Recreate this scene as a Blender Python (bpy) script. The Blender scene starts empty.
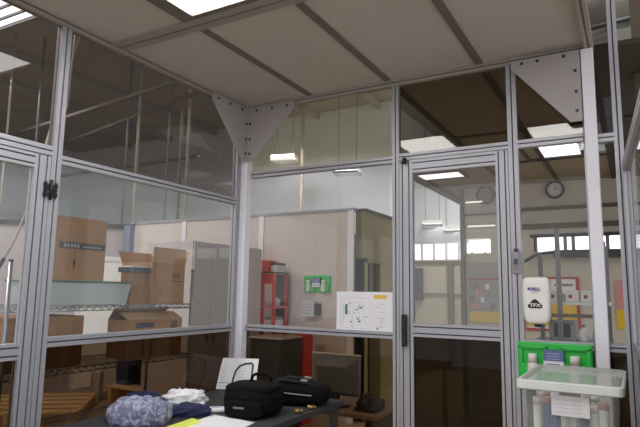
import bpy, bmesh, math, random
from mathutils import Vector, Matrix, noise
random.seed(7)
SC = bpy.context.scene
COL = SC.collection
PI = math.pi

# ------------------------------------------------------------------ materials
def principled(name, color, rough=0.6, metal=0.0, var=0.06, scale=8.0, bump=0.0, bscale=60.0, spec=0.5, trans=0.0):
    m = bpy.data.materials.new(name); m.use_nodes = True
    nt = m.node_tree; nt.nodes.clear()
    out = nt.nodes.new('ShaderNodeOutputMaterial')
    b = nt.nodes.new('ShaderNodeBsdfPrincipled')
    b.inputs['Roughness'].default_value = rough
    b.inputs['Metallic'].default_value = metal
    b.inputs['Specular IOR Level'].default_value = spec
    tc = nt.nodes.new('ShaderNodeTexCoord')
    n = nt.nodes.new('ShaderNodeTexNoise'); n.inputs['Scale'].default_value = scale; n.inputs['Detail'].default_value = 4
    nt.links.new(tc.outputs['Object'], n.inputs['Vector'])
    r = nt.nodes.new('ShaderNodeValToRGB')
    c = color
    r.color_ramp.elements[0].position = 0.3; r.color_ramp.elements[1].position = 0.7
    r.color_ramp.elements[0].color = (c[0]*(1-var), c[1]*(1-var), c[2]*(1-var), 1)
    r.color_ramp.elements[1].color = (min(1, c[0]*(1+var)), min(1, c[1]*(1+var)), min(1, c[2]*(1+var)), 1)
    nt.links.new(n.outputs['Fac'], r.inputs['Fac'])
    nt.links.new(r.outputs['Color'], b.inputs['Base Color'])
    if bump > 0:
        n2 = nt.nodes.new('ShaderNodeTexNoise'); n2.inputs['Scale'].default_value = bscale; n2.inputs['Detail'].default_value = 5
        nt.links.new(tc.outputs['Object'], n2.inputs['Vector'])
        bp = nt.nodes.new('ShaderNodeBump'); bp.inputs['Strength'].default_value = bump; bp.inputs['Distance'].default_value = 0.01
        nt.links.new(n2.outputs['Fac'], bp.inputs['Height']); nt.links.new(bp.outputs['Normal'], b.inputs['Normal'])
    if trans > 0:
        tr = nt.nodes.new('ShaderNodeBsdfTransparent'); tr.inputs['Color'].default_value = (0.95, 0.95, 0.95, 1)
        mx = nt.nodes.new('ShaderNodeMixShader'); mx.inputs['Fac'].default_value = trans
        nt.links.new(b.outputs[0], mx.inputs[1]); nt.links.new(tr.outputs[0], mx.inputs[2])
        nt.links.new(mx.outputs[0], out.inputs['Surface'])
    else:
        nt.links.new(b.outputs[0], out.inputs['Surface'])
    return m

def srgb(r, g, b):
    f = lambda v: (v/255/12.92) if v/255 <= 0.04045 else ((v/255+0.055)/1.055)**2.4
    return (f(r), f(g), f(b))

def glass(name, tint, refl=0.05, haze=0.0, hazecol=(0.8, 0.82, 0.84)):
    """thin acrylic pane: tinted transparency, mirror reflection that rises at grazing angles, a little surface haze"""
    m = bpy.data.materials.new(name); m.use_nodes = True
    nt = m.node_tree; nt.nodes.clear()
    out = nt.nodes.new('ShaderNodeOutputMaterial')
    tr = nt.nodes.new('ShaderNodeBsdfTransparent')
    tr.inputs['Color'].default_value = tuple(math.sqrt(v) for v in tint) + (1,)
    base = tr
    if haze > 0:
        df = nt.nodes.new('ShaderNodeBsdfDiffuse'); df.inputs['Color'].default_value = tuple(hazecol) + (1,)
        mh = nt.nodes.new('ShaderNodeMixShader'); mh.inputs['Fac'].default_value = haze
        nt.links.new(tr.outputs[0], mh.inputs[1]); nt.links.new(df.outputs[0], mh.inputs[2]); base = mh
    gl = nt.nodes.new('ShaderNodeBsdfGlossy'); gl.inputs['Roughness'].default_value = 0.0
    gl.inputs['Color'].default_value = (1, 1, 1, 1)
    lw = nt.nodes.new('ShaderNodeLayerWeight'); lw.inputs['Blend'].default_value = 0.5
    pw = nt.nodes.new('ShaderNodeMath'); pw.operation = 'POWER'; pw.inputs[1].default_value = 4.0
    nt.links.new(lw.outputs['Facing'], pw.inputs[0])
    ma = nt.nodes.new('ShaderNodeMath'); ma.operation = 'MULTIPLY_ADD'
    ma.inputs[1].default_value = 0.6; ma.inputs[2].default_value = refl
    nt.links.new(pw.outputs[0], ma.inputs[0])
    mx = nt.nodes.new('ShaderNodeMixShader')
    nt.links.new(ma.outputs[0], mx.inputs['Fac']); nt.links.new(base.outputs[0], mx.inputs[1]); nt.links.new(gl.outputs[0], mx.inputs[2])
    nt.links.new(mx.outputs[0], out.inputs['Surface'])
    return m

def emit(name, color, strength, stripes=0.0):
    m = bpy.data.materials.new(name); m.use_nodes = True
    nt = m.node_tree; nt.nodes.clear()
    out = nt.nodes.new('ShaderNodeOutputMaterial')
    e = nt.nodes.new('ShaderNodeEmission'); e.inputs['Color'].default_value = tuple(color) + (1,)
    e.inputs['Strength'].default_value = strength
    nt.links.new(e.outputs[0], out.inputs['Surface'])
    return m

M = {}
M['alu'] = principled('anodised_aluminium', srgb(174, 174, 181), 0.45, 0.4, 0.03, 3)
M['slot'] = principled('extrusion_slot', srgb(84, 84, 90), 0.6, 0.3, 0.03, 3)
M['white_post'] = principled('white_powder_coat', srgb(232, 231, 240), 0.45, 0, 0.015, 3)
M['gusset'] = principled('gusset_plate_white', srgb(166, 160, 160), 0.5, 0, 0.015, 3)
M['bolt'] = principled('bolt_steel_dark', srgb(70, 68, 70), 0.4, 0.8)
M['ceil'] = principled('ceiling_panel', srgb(196, 192, 190), 0.75, 0, 0.03, 1.5)
M['seam'] = principled('ceiling_seam_grey', srgb(120, 116, 112), 0.55, 0.2, 0.03)
M['beam'] = principled('ceiling_edge_beam', srgb(166, 160, 156), 0.5, 0.2, 0.02)
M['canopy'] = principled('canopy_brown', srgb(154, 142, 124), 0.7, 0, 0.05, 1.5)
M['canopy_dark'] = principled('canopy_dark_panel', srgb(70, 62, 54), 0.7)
M['canopy_seam'] = principled('canopy_seam', srgb(66, 58, 52), 0.6, 0.1)
M['hallwall'] = principled('hall_wall_grey', srgb(206, 212, 216), 0.85, 0, 0.05, 0.6)
M['halldeck'] = principled('hall_roof_deck', srgb(168, 166, 163), 0.85, 0, 0.08, 0.8)
M['cream'] = principled('cream_painted_wall', srgb(202, 190, 183), 0.8, 0, 0.02, 1.2)
M['mauve'] = principled('mauve_grey_wall', srgb(178, 168, 170), 0.8, 0, 0.02, 1.2)
M['beige'] = principled('beige_wall', srgb(196, 190, 174), 0.8, 0, 0.03, 1.5)
M['olive'] = principled('olive_wall', srgb(160, 150, 112), 0.8, 0, 0.05, 1.5)
M['trimwhite'] = principled('white_trim', srgb(222, 222, 226), 0.5)
M['pipe'] = principled('roof_pipe_grey', srgb(128, 124, 120), 0.6)
M['band'] = principled('dark_band', srgb(74, 70, 70), 0.6)
M['railbrown'] = principled('brown_wall_rail', srgb(104, 92, 78), 0.6)
M['floor'] = principled('tan_epoxy_floor', srgb(184, 164, 130), 0.45, 0, 0.06, 0.9)
M['card'] = principled('cardboard', srgb(172, 124, 76), 0.85, 0, 0.07, 5, 0.1, 90)
M['card2'] = principled('cardboard_dark', srgb(150, 106, 64), 0.85, 0, 0.08, 5, 0.1, 90)
M['cardin'] = principled('cardboard_inside', srgb(188, 146, 98), 0.85, 0, 0.05, 5)
M['tape'] = principled('printed_tape', srgb(46, 46, 70), 0.5)
M['ink'] = principled('dark_ink', srgb(50, 46, 46), 0.7)
M['palink'] = principled('pale_ink', srgb(176, 164, 156), 0.7)
M['brownink'] = principled('brown_ink', srgb(116, 80, 50), 0.7)
M['chrome'] = principled('chrome_wire', srgb(150, 150, 154), 0.35, 0.85, 0.03)
M['tub'] = principled('translucent_tub', srgb(206, 212, 208), 0.5, 0, 0.03, 4, trans=0.25)
M['tubrim'] = principled('green_tub_rim', srgb(78, 120, 104), 0.45)
M['cab'] = principled('mauve_grey_steel', srgb(200, 190, 188), 0.5, 0.05, 0.02, 2)
M['cabdark'] = principled('cabinet_gap', srgb(50, 46, 46), 0.6)
M['red'] = principled('red_steel', srgb(206, 44, 34), 0.45, 0, 0.05)
M['redbright'] = principled('red_plastic', srgb(236, 70, 54), 0.45, 0, 0.03)
M['whitebag'] = principled('white_plastic_bag', srgb(222, 220, 218), 0.5, 0, 0.05, 9, 0.3, 20)
M['green'] = principled('green_plastic', srgb(42, 190, 72), 0.38, 0, 0.04, 3)
M['bluelabel'] = principled('blue_label', srgb(96, 112, 160), 0.5)
M['white'] = principled('white_plastic', srgb(232, 230, 226), 0.35, 0, 0.01)
M['paper'] = principled('white_paper', srgb(232, 232, 236), 0.85, 0, 0.015, 4)
M['greyplastic'] = principled('grey_plastic', srgb(150, 150, 154), 0.5)
M['darkgrey'] = principled('dark_grey_plastic', srgb(70, 70, 74), 0.5)
M['black'] = principled('black_plastic', srgb(24, 24, 26), 0.45)
M['blackfab'] = principled('black_nylon_fabric', srgb(14, 14, 16), 0.8, 0, 0.15, 30, 0.3, 160, spec=0.12)
M['blacktrim'] = principled('black_zip_trim', srgb(30, 30, 34), 0.6, spec=0.2)
M['bench'] = principled('grey_bench_top', srgb(62, 62, 66), 0.6, 0, 0.08, 12)
M['desk'] = principled('desk_wood', srgb(150, 122, 104), 0.5, 0, 0.06, 4)
M['navy'] = principled('navy_fabric', srgb(36, 38, 76), 0.85, 0, 0.15, 14, 0.5, 50)
M['gown'] = principled('white_nonwoven', srgb(226, 226, 230), 0.85, 0, 0.04, 14, 0.4, 40)
M['bouffant'] = principled('pale_blue_mesh_fabric', srgb(132, 136, 164), 0.8, 0, 0.4, 18, 0.6, 40)
_nt = M['bouffant'].node_tree
for _n in _nt.nodes:
    if _n.type == 'VALTORGB':
        _n.color_ramp.elements[0].position = 0.42; _n.color_ramp.elements[1].position = 0.62
        _n.color_ramp.elements[0].color = srgb(106, 108, 138) + (1,); _n.color_ramp.elements[1].color = srgb(172, 174, 194) + (1,)
    if _n.type == 'TEX_NOISE' and _n.inputs['Scale'].default_value < 30: _n.inputs['Scale'].default_value = 34; _n.inputs['Distortion'].default_value = 1.2
M['lime'] = principled('lime_paper', srgb(222, 232, 96), 0.8)
M['amber'] = principled('amber_tag', srgb(228, 190, 84), 0.7)
M['bluepen'] = principled('blue_pen', srgb(74, 96, 170), 0.7)
M['palegrey'] = principled('pale_grey_print', srgb(196, 197, 204), 0.7)
M['greenpen'] = principled('green_print', srgb(40, 128, 104), 0.7)
M['greypen'] = principled('grey_print', srgb(160, 162, 168), 0.7)
M['gold'] = principled('brass', srgb(170, 142, 80), 0.35, 0.8)
M['tote'] = principled('frosted_tote', srgb(206, 212, 208), 0.45, 0, 0.03, 4, trans=0.7)
M['totelid'] = principled('frosted_lid', srgb(214, 222, 216), 0.42, 0, 0.03, 4, trans=0.62)
M['totelip'] = principled('frosted_lid_lip', srgb(222, 228, 224), 0.42, 0, 0.03, 4, trans=0.12)
M['tube_blue'] = principled('blue_stripe', srgb(60, 76, 130), 0.5)
M['tube_grey'] = principled('grey_stripe', srgb(232, 232, 230), 0.5)
M['tube_green'] = principled('sage_stripe', srgb(176, 196, 156), 0.5)
M['tube_red'] = principled('rose_stripe', srgb(186, 130, 130), 0.5)
M['steel'] = principled('grey_steel', srgb(130, 130, 134), 0.45, 0.4)
M['bluepost'] = principled('blue_grey_post', srgb(140, 150, 168), 0.5, 0.2)
M['conduit'] = principled('white_conduit', srgb(190, 184, 172), 0.5)
M['duct'] = principled('silver_foil', srgb(200, 200, 192), 0.35, 0.5, 0.08, 6, 0.4, 12)
M['wood'] = principled('pallet_wood', srgb(238, 206, 156), 0.8, 0, 0.1, 9)
M['bin'] = principled('dark_blue_bin', srgb(40, 50, 92), 0.5)
M['redposter'] = principled('red_frame', srgb(176, 40, 40), 0.5)
M['yellow'] = principled('yellow_board', srgb(222, 186, 40), 0.6)
M['pink'] = principled('pink_sheet', srgb(206, 150, 150), 0.7)
M['lav'] = principled('lavender_sheet', srgb(160, 158, 186), 0.7)
M['boardgrey'] = principled('grey_board', srgb(160, 158, 152), 0.7)
M['facewhite'] = principled('clock_face', srgb(216, 218, 214), 0.6)
M['facegrey'] = principled('clock_reflection_face', srgb(150, 144, 130), 0.6)
M['ringgrey'] = principled('clock_reflection_ring', srgb(92, 84, 76), 0.6)
M['purple'] = principled('violet_print', srgb(50, 46, 140), 0.6)
M['cup'] = principled('grey_white_box', srgb(206, 202, 200), 0.6, 0, 0.1, 30)
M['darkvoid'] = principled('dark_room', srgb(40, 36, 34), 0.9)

LIGHT = 13.0
M['lamp'] = emit('ceiling_lamp_diffuser', (1.0, 0.98, 0.96), LIGHT)
M['lamp_reflected'] = emit('reflected_lamp_panel', (0.98, 0.99, 1.0), 1.7)
M['lamp_hall'] = emit('hall_tube', (1.0, 0.99, 0.97), 4.0)
M['bar_glow'] = emit('warm_reflection_bar', (1.0, 0.92, 0.8), 1.2)
M['reflected_window'] = emit('reflected_window_pane', (0.93, 0.96, 1.0), 1.9)

G = {}
G['clear_left'] = glass('clear_acrylic_side', (0.86, 0.9, 0.93), 0.02, 0.03)
G['clear_back'] = glass('clear_acrylic_rear', (0.9, 0.9, 0.9), 0.03, 0.02)
G['door'] = glass('clear_door_acrylic', (0.82, 0.82, 0.80), 0.04, 0.05)  # haze adds a pale wash standing for reflections in the door glass
G['side'] = glass('clear_sidelight_acrylic', (0.96, 0.96, 0.95), 0.02, 0.0)
G['smoke_up'] = glass('bronze_acrylic_top', (0.42, 0.39, 0.38), 0.02, 0.006, (0.6, 0.55, 0.5))
G['amber_up'] = glass('olive_acrylic_top', (0.80, 0.76, 0.62), 0.03, 0.03, (0.75, 0.7, 0.55))
G['bronze_up'] = glass('brown_acrylic_top', (0.36, 0.31, 0.25), 0.034, 0.006, (0.6, 0.5, 0.4))
G['bronze_low'] = glass('bronze_acrylic_low', (0.16, 0.118, 0.085), 0.012, 0.004, (0.5, 0.4, 0.3))
G['bronze_low_back'] = glass('bronze_acrylic_low_rear', (0.46, 0.385, 0.30), 0.012, 0.004, (0.5, 0.4, 0.3))
G['bronze_door'] = glass('bronze_acrylic_door', (0.045, 0.031, 0.018), 0.012, 0.004, (0.5, 0.4, 0.3))

# ------------------------------------------------------------------ mesh builder
class MB:
    def __init__(s): s.v = []; s.f = []; s.mi = []; s.mats = []; s.cur = 0; s.smooth = False; s.sm = []
    def use(s, m):
        if m not in s.mats: s.mats.append(m)
        s.cur = s.mats.index(m); return s
    def add(s, vs, fs, smooth=False):
        b = len(s.v); s.v += [tuple(v) for v in vs]
        for f in fs: s.f.append(tuple(b+i for i in f)); s.mi.append(s.cur); s.sm.append(smooth)
        return s
    def box(s, x0, x1, y0, y1, z0, z1, mat=None):
        if mat: s.use(mat)
        vs = [(x, y, z) for z in (z0, z1) for y in (y0, y1) for x in (x0, x1)]
        return s.add(vs, [(0,2,3,1),(4,5,7,6),(0,1,5,4),(2,6,7,3),(0,4,6,2),(1,3,7,5)])
    def obox(s, c, ux, uy, uz, hx, hy, hz, mat=None):
        if mat: s.use(mat)
        c = Vector(c); ux, uy, uz = Vector(ux).normalized(), Vector(uy).normalized(), Vector(uz).normalized()
        vs = [c + ux*hx*i + uy*hy*j + uz*hz*k for k in (-1,1) for j in (-1,1) for i in (-1,1)]
        return s.add(vs, [(0,2,3,1),(4,5,7,6),(0,1,5,4),(2,6,7,3),(0,4,6,2),(1,3,7,5)])
    def prism(s, poly, a, b, smooth=False):
        """poly: list of 3D points (base), extruded by vector"""
        n = len(poly); e = Vector(b) - Vector(a)
        vs = [Vector(p) for p in poly] + [Vector(p)+e for p in poly]
        fs = [tuple(range(n-1, -1, -1)), tuple(range(n, 2*n))] + [(i, (i+1) % n, n+(i+1) % n, n+i) for i in range(n)]
        return s.add(vs, fs, smooth)
    def cyl(s, p0, p1, r0, r1=None, n=14, mat=None, caps=True):
        if mat: s.use(mat)
        r1 = r0 if r1 is None else r1
        p0, p1 = Vector(p0), Vector(p1); d = (p1-p0).normalized()
        u = d.orthogonal().normalized(); w = d.cross(u)
        vs = [p0 + (u*math.cos(2*PI*i/n) + w*math.sin(2*PI*i/n))*r0 for i in range(n)]
        vs += [p1 + (u*math.cos(2*PI*i/n) + w*math.sin(2*PI*i/n))*r1 for i in range(n)]
        s.add(vs, [(i, (i+1) % n, n+(i+1) % n, n+i) for i in range(n)], True)
        if caps: s.add(vs, [tuple(range(n-1, -1, -1)), tuple(range(n, 2*n))])
        return s
    def tube(s, pts, r, n=8, mat=None):
        if mat: s.use(mat)
        pts = [Vector(p) for p in pts]; rings = []
        t0 = (pts[1]-pts[0]).normalized(); u = t0.orthogonal().normalized()
        for i, p in enumerate(pts):
            t = (pts[min(i+1, len(pts)-1)] - pts[max(i-1, 0)]).normalized()
            u = (u - t*u.dot(t)).normalized(); w = t.cross(u)
            rings.append([p + (u*math.cos(2*PI*k/n) + w*math.sin(2*PI*k/n))*r for k in range(n)])
        vs = [v for ring in rings for v in ring]; fs = []
        for i in range(len(pts)-1):
            for k in range(n): fs.append((i*n+k, i*n+(k+1) % n, (i+1)*n+(k+1) % n, (i+1)*n+k))
        s.add(vs, fs, True)
        return s.add([v for v in rings[0]+rings[-1]], [tuple(range(n-1, -1, -1)), tuple(range(n, 2*n))])
    def lathe(s, c, prof, n=24, mat=None):
        if mat: s.use(mat)
        vs = [(c[0]+r*math.cos(2*PI*k/n), c[1]+r*math.sin(2*PI*k/n), c[2]+z) for r, z in prof for k in range(n)]
        fs = [(i*n+k, i*n+(k+1) % n, (i+1)*n+(k+1) % n, (i+1)*n+k) for i in range(len(prof)-1) for k in range(n)]
        s.add(vs, fs, True)
        m = len(prof)-1
        return s.add(vs, [tuple(range(n-1, -1, -1)), tuple(m*n+k for k in range(n))])
    def super(s, c, a, e1=0.35, e2=0.35, rz=0, nu=28, nv=18, mat=None, fn=None, zmin=None):
        if mat: s.use(mat)
        sp = lambda v, e: math.copysign(abs(v)**e, v)
        R = Matrix.Rotation(rz, 3, 'Z'); vs = []; fs = []
        for j in range(nv+1):
            ph = -PI/2 + PI*j/nv
            for i in range(nu):
                th = 2*PI*i/nu
                p = Vector((a[0]*sp(math.cos(ph), e1)*sp(math.cos(th), e2), a[1]*sp(math.cos(ph), e1)*sp(math.sin(th), e2), a[2]*sp(math.sin(ph), e1)))
                if fn: p = fn(p)
                if zmin is not None and p.z < zmin: p.z = zmin
                vs.append(Vector(c) + R @ p)
        for j in range(nv):
            for i in range(nu): fs.append((j*nu+i, j*nu+(i+1) % nu, (j+1)*nu+(i+1) % nu, (j+1)*nu+i))
        return s.add(vs, fs, True)
    def build(s, name, mat=None, parent=None, bevel=0.0):
        me = bpy.data.meshes.new(name)
        me.from_pydata(s.v, [], s.f)
        if s.mats and mat is None:
            for m in s.mats: me.materials.append(m)
            for p, i in zip(me.polygons, s.mi): p.material_index = i
        else: me.materials.append(mat)
        for p, q in zip(me.polygons, s.sm): p.use_smooth = q
        bm = bmesh.new(); bm.from_mesh(me); bmesh.ops.remove_doubles(bm, verts=bm.verts, dist=1e-6)
        bmesh.ops.recalc_face_normals(bm, faces=bm.faces); bm.to_mesh(me); bm.free()
        o = bpy.data.objects.new(name, me); COL.objects.link(o)
        if parent is not None:
            o.parent = parent; o.matrix_parent_inverse = Matrix.Translation(-parent.location) if parent.type == 'EMPTY' and not parent.get('rot') else Matrix.Identity(4)
        if bevel > 0:
            b = o.modifiers.new('bevel', 'BEVEL'); b.width = bevel; b.segments = 2; b.limit_method = 'ANGLE'
        return o

def tag(o, label=None, cat=None, group=None, kind=None):
    if label: o['label'] = label
    if cat: o['category'] = cat
    if group: o['group'] = group
    if kind: o['kind'] = kind
    return o
def empty(name, loc, label, cat, group=None, kind=None):
    o = bpy.data.objects.new(name, None); COL.objects.link(o); o.location = loc
    o.empty_display_size = 0.05
    return tag(o, label, cat, group, kind)
def structure(name, loc, label, cat): return empty(name, loc, label, cat, None, 'structure')

def text_mesh(txt, size, depth=0.0008, bold=0.0):
    cu = bpy.data.curves.new('lettering', 'FONT'); cu.body = txt; cu.size = size; cu.extrude = depth; cu.offset = bold*size
    cu.align_x = 'CENTER'; cu.align_y = 'CENTER'; cu.resolution_u = 2
    o = bpy.data.objects.new('lettering', cu); COL.objects.link(o)
    dg = bpy.context.evaluated_depsgraph_get()
    me = bpy.data.meshes.new_from_object(o.evaluated_get(dg))
    bpy.data.objects.remove(o); bpy.data.curves.remove(cu)
    vs = [v.co.copy() for v in me.vertices]; fs = [tuple(p.vertices) for p in me.polygons]
    bpy.data.meshes.remove(me)
    return vs, fs
def put_text(mb, txt, size, c, ux, uz, mat, sx=1.0, bold=0.0):
    """lettering lying in the plane of ux (reading direction) and uz (up)"""
    mb.use(mat); vs, fs = text_mesh(txt, size, 0.0008, bold)
    c, ux, uz = Vector(c), Vector(ux).normalized(), Vector(uz).normalized(); n = ux.cross(uz)
    return mb.add([c + ux*v.x*sx + uz*v.y + n*v.z for v in vs], fs)

# aluminium T-slot extrusion from p0 to p1; u is the direction of its width
def extrusion(mb, p0, p1, w, d, u, mat=None, smat=None):
    mat = mat or M['alu']; smat = smat or M['slot']
    p0, p1 = Vector(p0), Vector(p1); ax = (p1-p0).normalized(); u = Vector(u).normalized(); v = ax.cross(u)
    def side(length, n):
        pts = [(-length/2, 0)]; sw = 0.0075
        for k in range(n):
            c = -length/2 + length*(k+0.5)/n
            pts += [(c-sw/2, 0), (c-sw/2, -0.011), (c+sw/2, -0.011), (c+sw/2, 0)]
        return pts
    nw, nd = max(1, round(w/0.045)), max(1, round(d/0.045))
    prof = []
    for a, dep in side(w, nw): prof.append((a, -d/2 - dep))
    for a, dep in side(d, nd): prof.append((w/2 + dep, a))
    for a, dep in side(w, nw): prof.append((-a, d/2 + dep))
    for a, dep in side(d, nd): prof.append((-w/2 - dep, -a))
    n = len(prof)
    base = [p0 + u*a + v*b for a, b in prof]; top = [q + (p1-p0) for q in base]
    mb.use(mat); mb.add(base+top, [tuple(range(n-1, -1, -1)), tuple(range(n, 2*n))])
    for i in range(n):
        j = (i+1) % n
        deep = (max(abs(prof[i][0])/(w/2), abs(prof[i][1])/(d/2)) < 0.97) and (max(abs(prof[j][0])/(w/2), abs(prof[j][1])/(d/2)) < 0.97)
        mb.use(smat if deep else mat); mb.add([base[i], base[j], top[j], top[i]], [(0, 1, 2, 3)])
    return mb
def ext(name, p0, p1, w, d, u, parent): return extrusion(MB(), p0, p1, w, d, u).build(name, None, parent)

# ------------------------------------------------------------------ camera
CX, CY, CZ = 2.5492, -3.3150, 1.58
YAW, PITCH, ROLL, FPX = 0.51646, 0.13927, 0.01546, 551.93
def cam_axes():
    f = Vector((-math.sin(YAW)*math.cos(PITCH), math.cos(YAW)*math.cos(PITCH), math.sin(PITCH)))
    r = Vector((math.cos(YAW), math.sin(YAW), 0)); u = r.cross(f)
    c, s = math.cos(ROLL), math.sin(ROLL)
    return f, r*c + u*s, u*c - r*s
cam = bpy.data.cameras.new('camera'); co = bpy.data.objects.new('camera', cam); COL.objects.link(co)
F_, R_, U_ = cam_axes()
co.matrix_world = Matrix(((R_.x, U_.x, -F_.x, CX), (R_.y, U_.y, -F_.y, CY), (R_.z, U_.z, -F_.z, CZ), (0, 0, 0, 1)))
cam.sensor_width = 36; cam.lens = FPX/640*36; cam.clip_start = 0.05; cam.clip_end = 200
SC.camera = co

H = 2.97          # enclosure ceiling
W = 2.40          # enclosure width
# ------------------------------------------------------------------ floor and outer hall
f = MB().box(-12, 7, -9, 13, -0.05, 0, M['floor']).build('floor'); tag(f, 'tan epoxy floor of the whole hall', 'floor', None, 'structure')
f = MB().box(-12, 7, -9, 13, 5.6, 5.7, M['halldeck']).build('ceiling_hall'); tag(f, 'dark roof deck high over the hall', 'ceiling', None, 'structure')
f = MB().box(-12, -1.75, 7.2, 7.3, 0, 5.6, M['hallwall']).box(-1.75, 7, 12.9, 13, 0, 5.6, M['hallwall']).box(-1.85, -1.75, 7.3, 12.9, 0, 5.6, M['hallwall']).build('wall_far'); tag(f, 'grey end wall of the hall beyond the cream partition', 'wall', None, 'structure')
f = MB().box(-12, -11.9, -9, 13, 0, 5.6, M['hallwall']).build('wall_outer'); tag(f, 'grey side wall of the hall behind the shelving', 'wall', None, 'structure')

# cream partition with the passage
wp = structure('wall_cream', (-2.5, 2.95, 0), 'cream painted partition wall behind the grey cabinets', 'wall')
MB().box(-4.54, -0.56, 2.95, 3.07, 0, 2.6, M['cream']).build('panel', None, wp)
MB().box(-4.54, -0.5, 2.93, 3.09, 2.6, 2.635, M['greyplastic']).build('cap_rail', None, wp)
MB().box(-0.585, -0.50, 2.92, 2.95, 0, 2.6, M['trimwhite']).build('corner_trim', None, wp)
MB().box(-3.42, -3.34, 2.935, 2.95, 0, 2.6, M['trimwhite']).build('cover_strip', None, wp)
MB().box(-1.98, -1.9, 2.935, 2.95, 0, 2.6, M['trimwhite']).build('cover_strip', None, wp)
wq = structure('wall_passage', (-0.45, 4, 0), 'olive passage wall with a dark doorway beyond the cream wall', 'wall')
MB().box(-0.55, -0.42, 3.08, 3.1, 0, 2.6, M['olive']).box(-0.55, -0.42, 3.56, 4.05, 0, 2.6, M['olive']).box(-0.55, -0.42, 3.1, 3.56, 1.96, 2.6, M['olive']).build('panel', None, wq)
MB().box(-0.56, -0.40, 3.07, 4.05, 2.6, 2.64, M['band']).build('cap_rail', None, wq)
d3 = structure('door_3', (-0.45, 3.3, 0), 'open doorway with tan frame in the olive passage wall', 'door')
MB().box(-0.56, -0.395, 3.08, 3.13, 0, 2.0, M['olive']).box(-0.56, -0.395, 3.53, 3.58, 0, 2.0, M['olive']).box(-0.56, -0.395, 3.08, 3.58, 1.95, 2.0, M['olive']).build('door_frame', None, d3)
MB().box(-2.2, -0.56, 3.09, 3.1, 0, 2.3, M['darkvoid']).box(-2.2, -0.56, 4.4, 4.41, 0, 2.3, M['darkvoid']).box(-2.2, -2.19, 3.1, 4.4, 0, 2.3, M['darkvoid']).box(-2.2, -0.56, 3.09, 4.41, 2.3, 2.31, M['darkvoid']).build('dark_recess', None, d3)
# black stack of boxes in the doorway
t = empty('equipment_stack', (-1.0, 3.6, 0), 'stepped black equipment stack inside the dark doorway', 'equipment')
MB().box(-1.25, -0.75, 3.3, 3.9, 0, 1.55, M['black']).build('lower_cabinet', None, t)
MB().box(-1.2, -0.8, 3.52, 3.9, 1.55, 1.72, M['black']).build('middle_unit', None, t)
MB().box(-1.15, -0.8, 3.68, 3.9, 1.72, 1.9, M['black']).build('top_unit', None, t)

# angled wall with two white doors
aw0, aw1 = Vector((-4.54, 2.98, 0)), Vector((-7.6, -0.12, 0)); ad = (aw1-aw0).normalized(); an = Vector((ad.y, -ad.x, 0))
if an.x < 0: an = -an
wa = structure('wall_angled', (-5.5, 2, 0), 'pale angled wall with white doors behind the wire shelving', 'wall')
def apanel(mb, s0, s1, z0, z1, th, off, mat):
    c = aw0 + ad*(s0+s1)/2 + an*off; return mb.obox((c.x, c.y, (z0+z1)/2), ad, an, (0,0,1), abs(s1-s0)/2, th/2, (z1-z0)/2, mat)
apanel(MB(), 0, 4.3, 0, 2.53, 0.1, -0.05, M['mauve']).build('panel', None, wa)
apanel(MB(), -0.02, 4.3, 2.53, 2.6, 0.16, -0.04, M['band']).build('cap_rail', None, wa)
co_ = MB().box(-4.62, -4.46, 2.86, 3.0, 0, 2.58, M['bluepost']).build('trim_3'); tag(co_, 'blue-grey corner column between the cream and angled walls', 'column', None, 'structure')
for k, (s0, s1) in enumerate(((0.12, 0.70), (2.42, 3.05))):
    dd = structure('door_%d' % (4+k), tuple(aw0+ad*(s0+s1)/2), ['white door in the angled wall beside the blue-grey corner column', 'white door in the angled wall seen through the hinged side door'][k], 'door')
    apanel(MB(), s0, s1, 0, 2.0, 0.05, 0.03, M['white']).build('door_leaf', None, dd)
    mb = MB(); apanel(mb, s0-0.07, s0, 0, 2.07, 0.09, 0.03, M['trimwhite']); apanel(mb, s1, s1+0.07, 0, 2.07, 0.09, 0.03, M['trimwhite']); apanel(mb, s0-0.07, s1+0.07, 2.0, 2.07, 0.09, 0.03, M['trimwhite']); mb.build('door_frame', None, dd)
    c = aw0+ad*(s0+0.08)+an*0.07; MB().cyl((c.x, c.y, 1.0), (c.x, c.y, 1.1), 0.03, mat=M['black']).build('door_handle', None, dd)

# roof steel: truss chords, joists, conduits
for k, (p0, p1, r) in enumerate((((-8.3, 3.85, 4.5), (-2.6, 2.6, 4.5), 0.035), ((-8.3, 2.95, 4.55), (-2.9, 2.27, 4.55), 0.035), ((-9.0, 4.25, 4.0), (-4.3, 4.18, 4.0), 0.035))):
    o = MB().cyl(p0, p1, r, mat=M['pipe']).build('ceiling_pipe')
    tag(o, ['grey pipe running under the roof nearest the tall enclosure post', 'grey roof pipe close beside and parallel to the nearer one', 'lowest grey roof pipe, running above the cream partition'][k], 'pipe', 'pipes under the hall roof')
for k in range(6):
    x = -9.5 + k*1.5
    o = MB().box(x-0.03, x+0.03, -6, 12.8, 5.45, 5.6, M['halldeck']).build('roof_joist'); tag(o, 'dark steel joist under the hall roof deck', 'beam', 'roof joists', 'structure')
rods = [((-4.72, 2.9), 2.6, 'blue-grey conduit rising from the corner column', M['bluepost']), ((-4.46, 2.9), 2.6, 'white conduit rising beside the corner column', M['conduit']),
        ((-3.87, 3.0), 2.63, 'thin pale conduit standing on the cream wall past the corner column', M['greyplastic']), ((-3.59, 3.0), 2.63, 'slim conduit close beside the thick white one on the cream wall', M['greyplastic']),
        ((-3.44, 3.0), 2.66, 'thick white conduit standing on the cream wall', M['conduit']),
        ((-5.92, 1.58), 2.6, 'white conduit standing on the angled wall beside the hinged side door', M['conduit']), ((-5.62, 1.88), 2.6, 'thin grey conduit standing on the angled wall', M['greyplastic'])]
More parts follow.
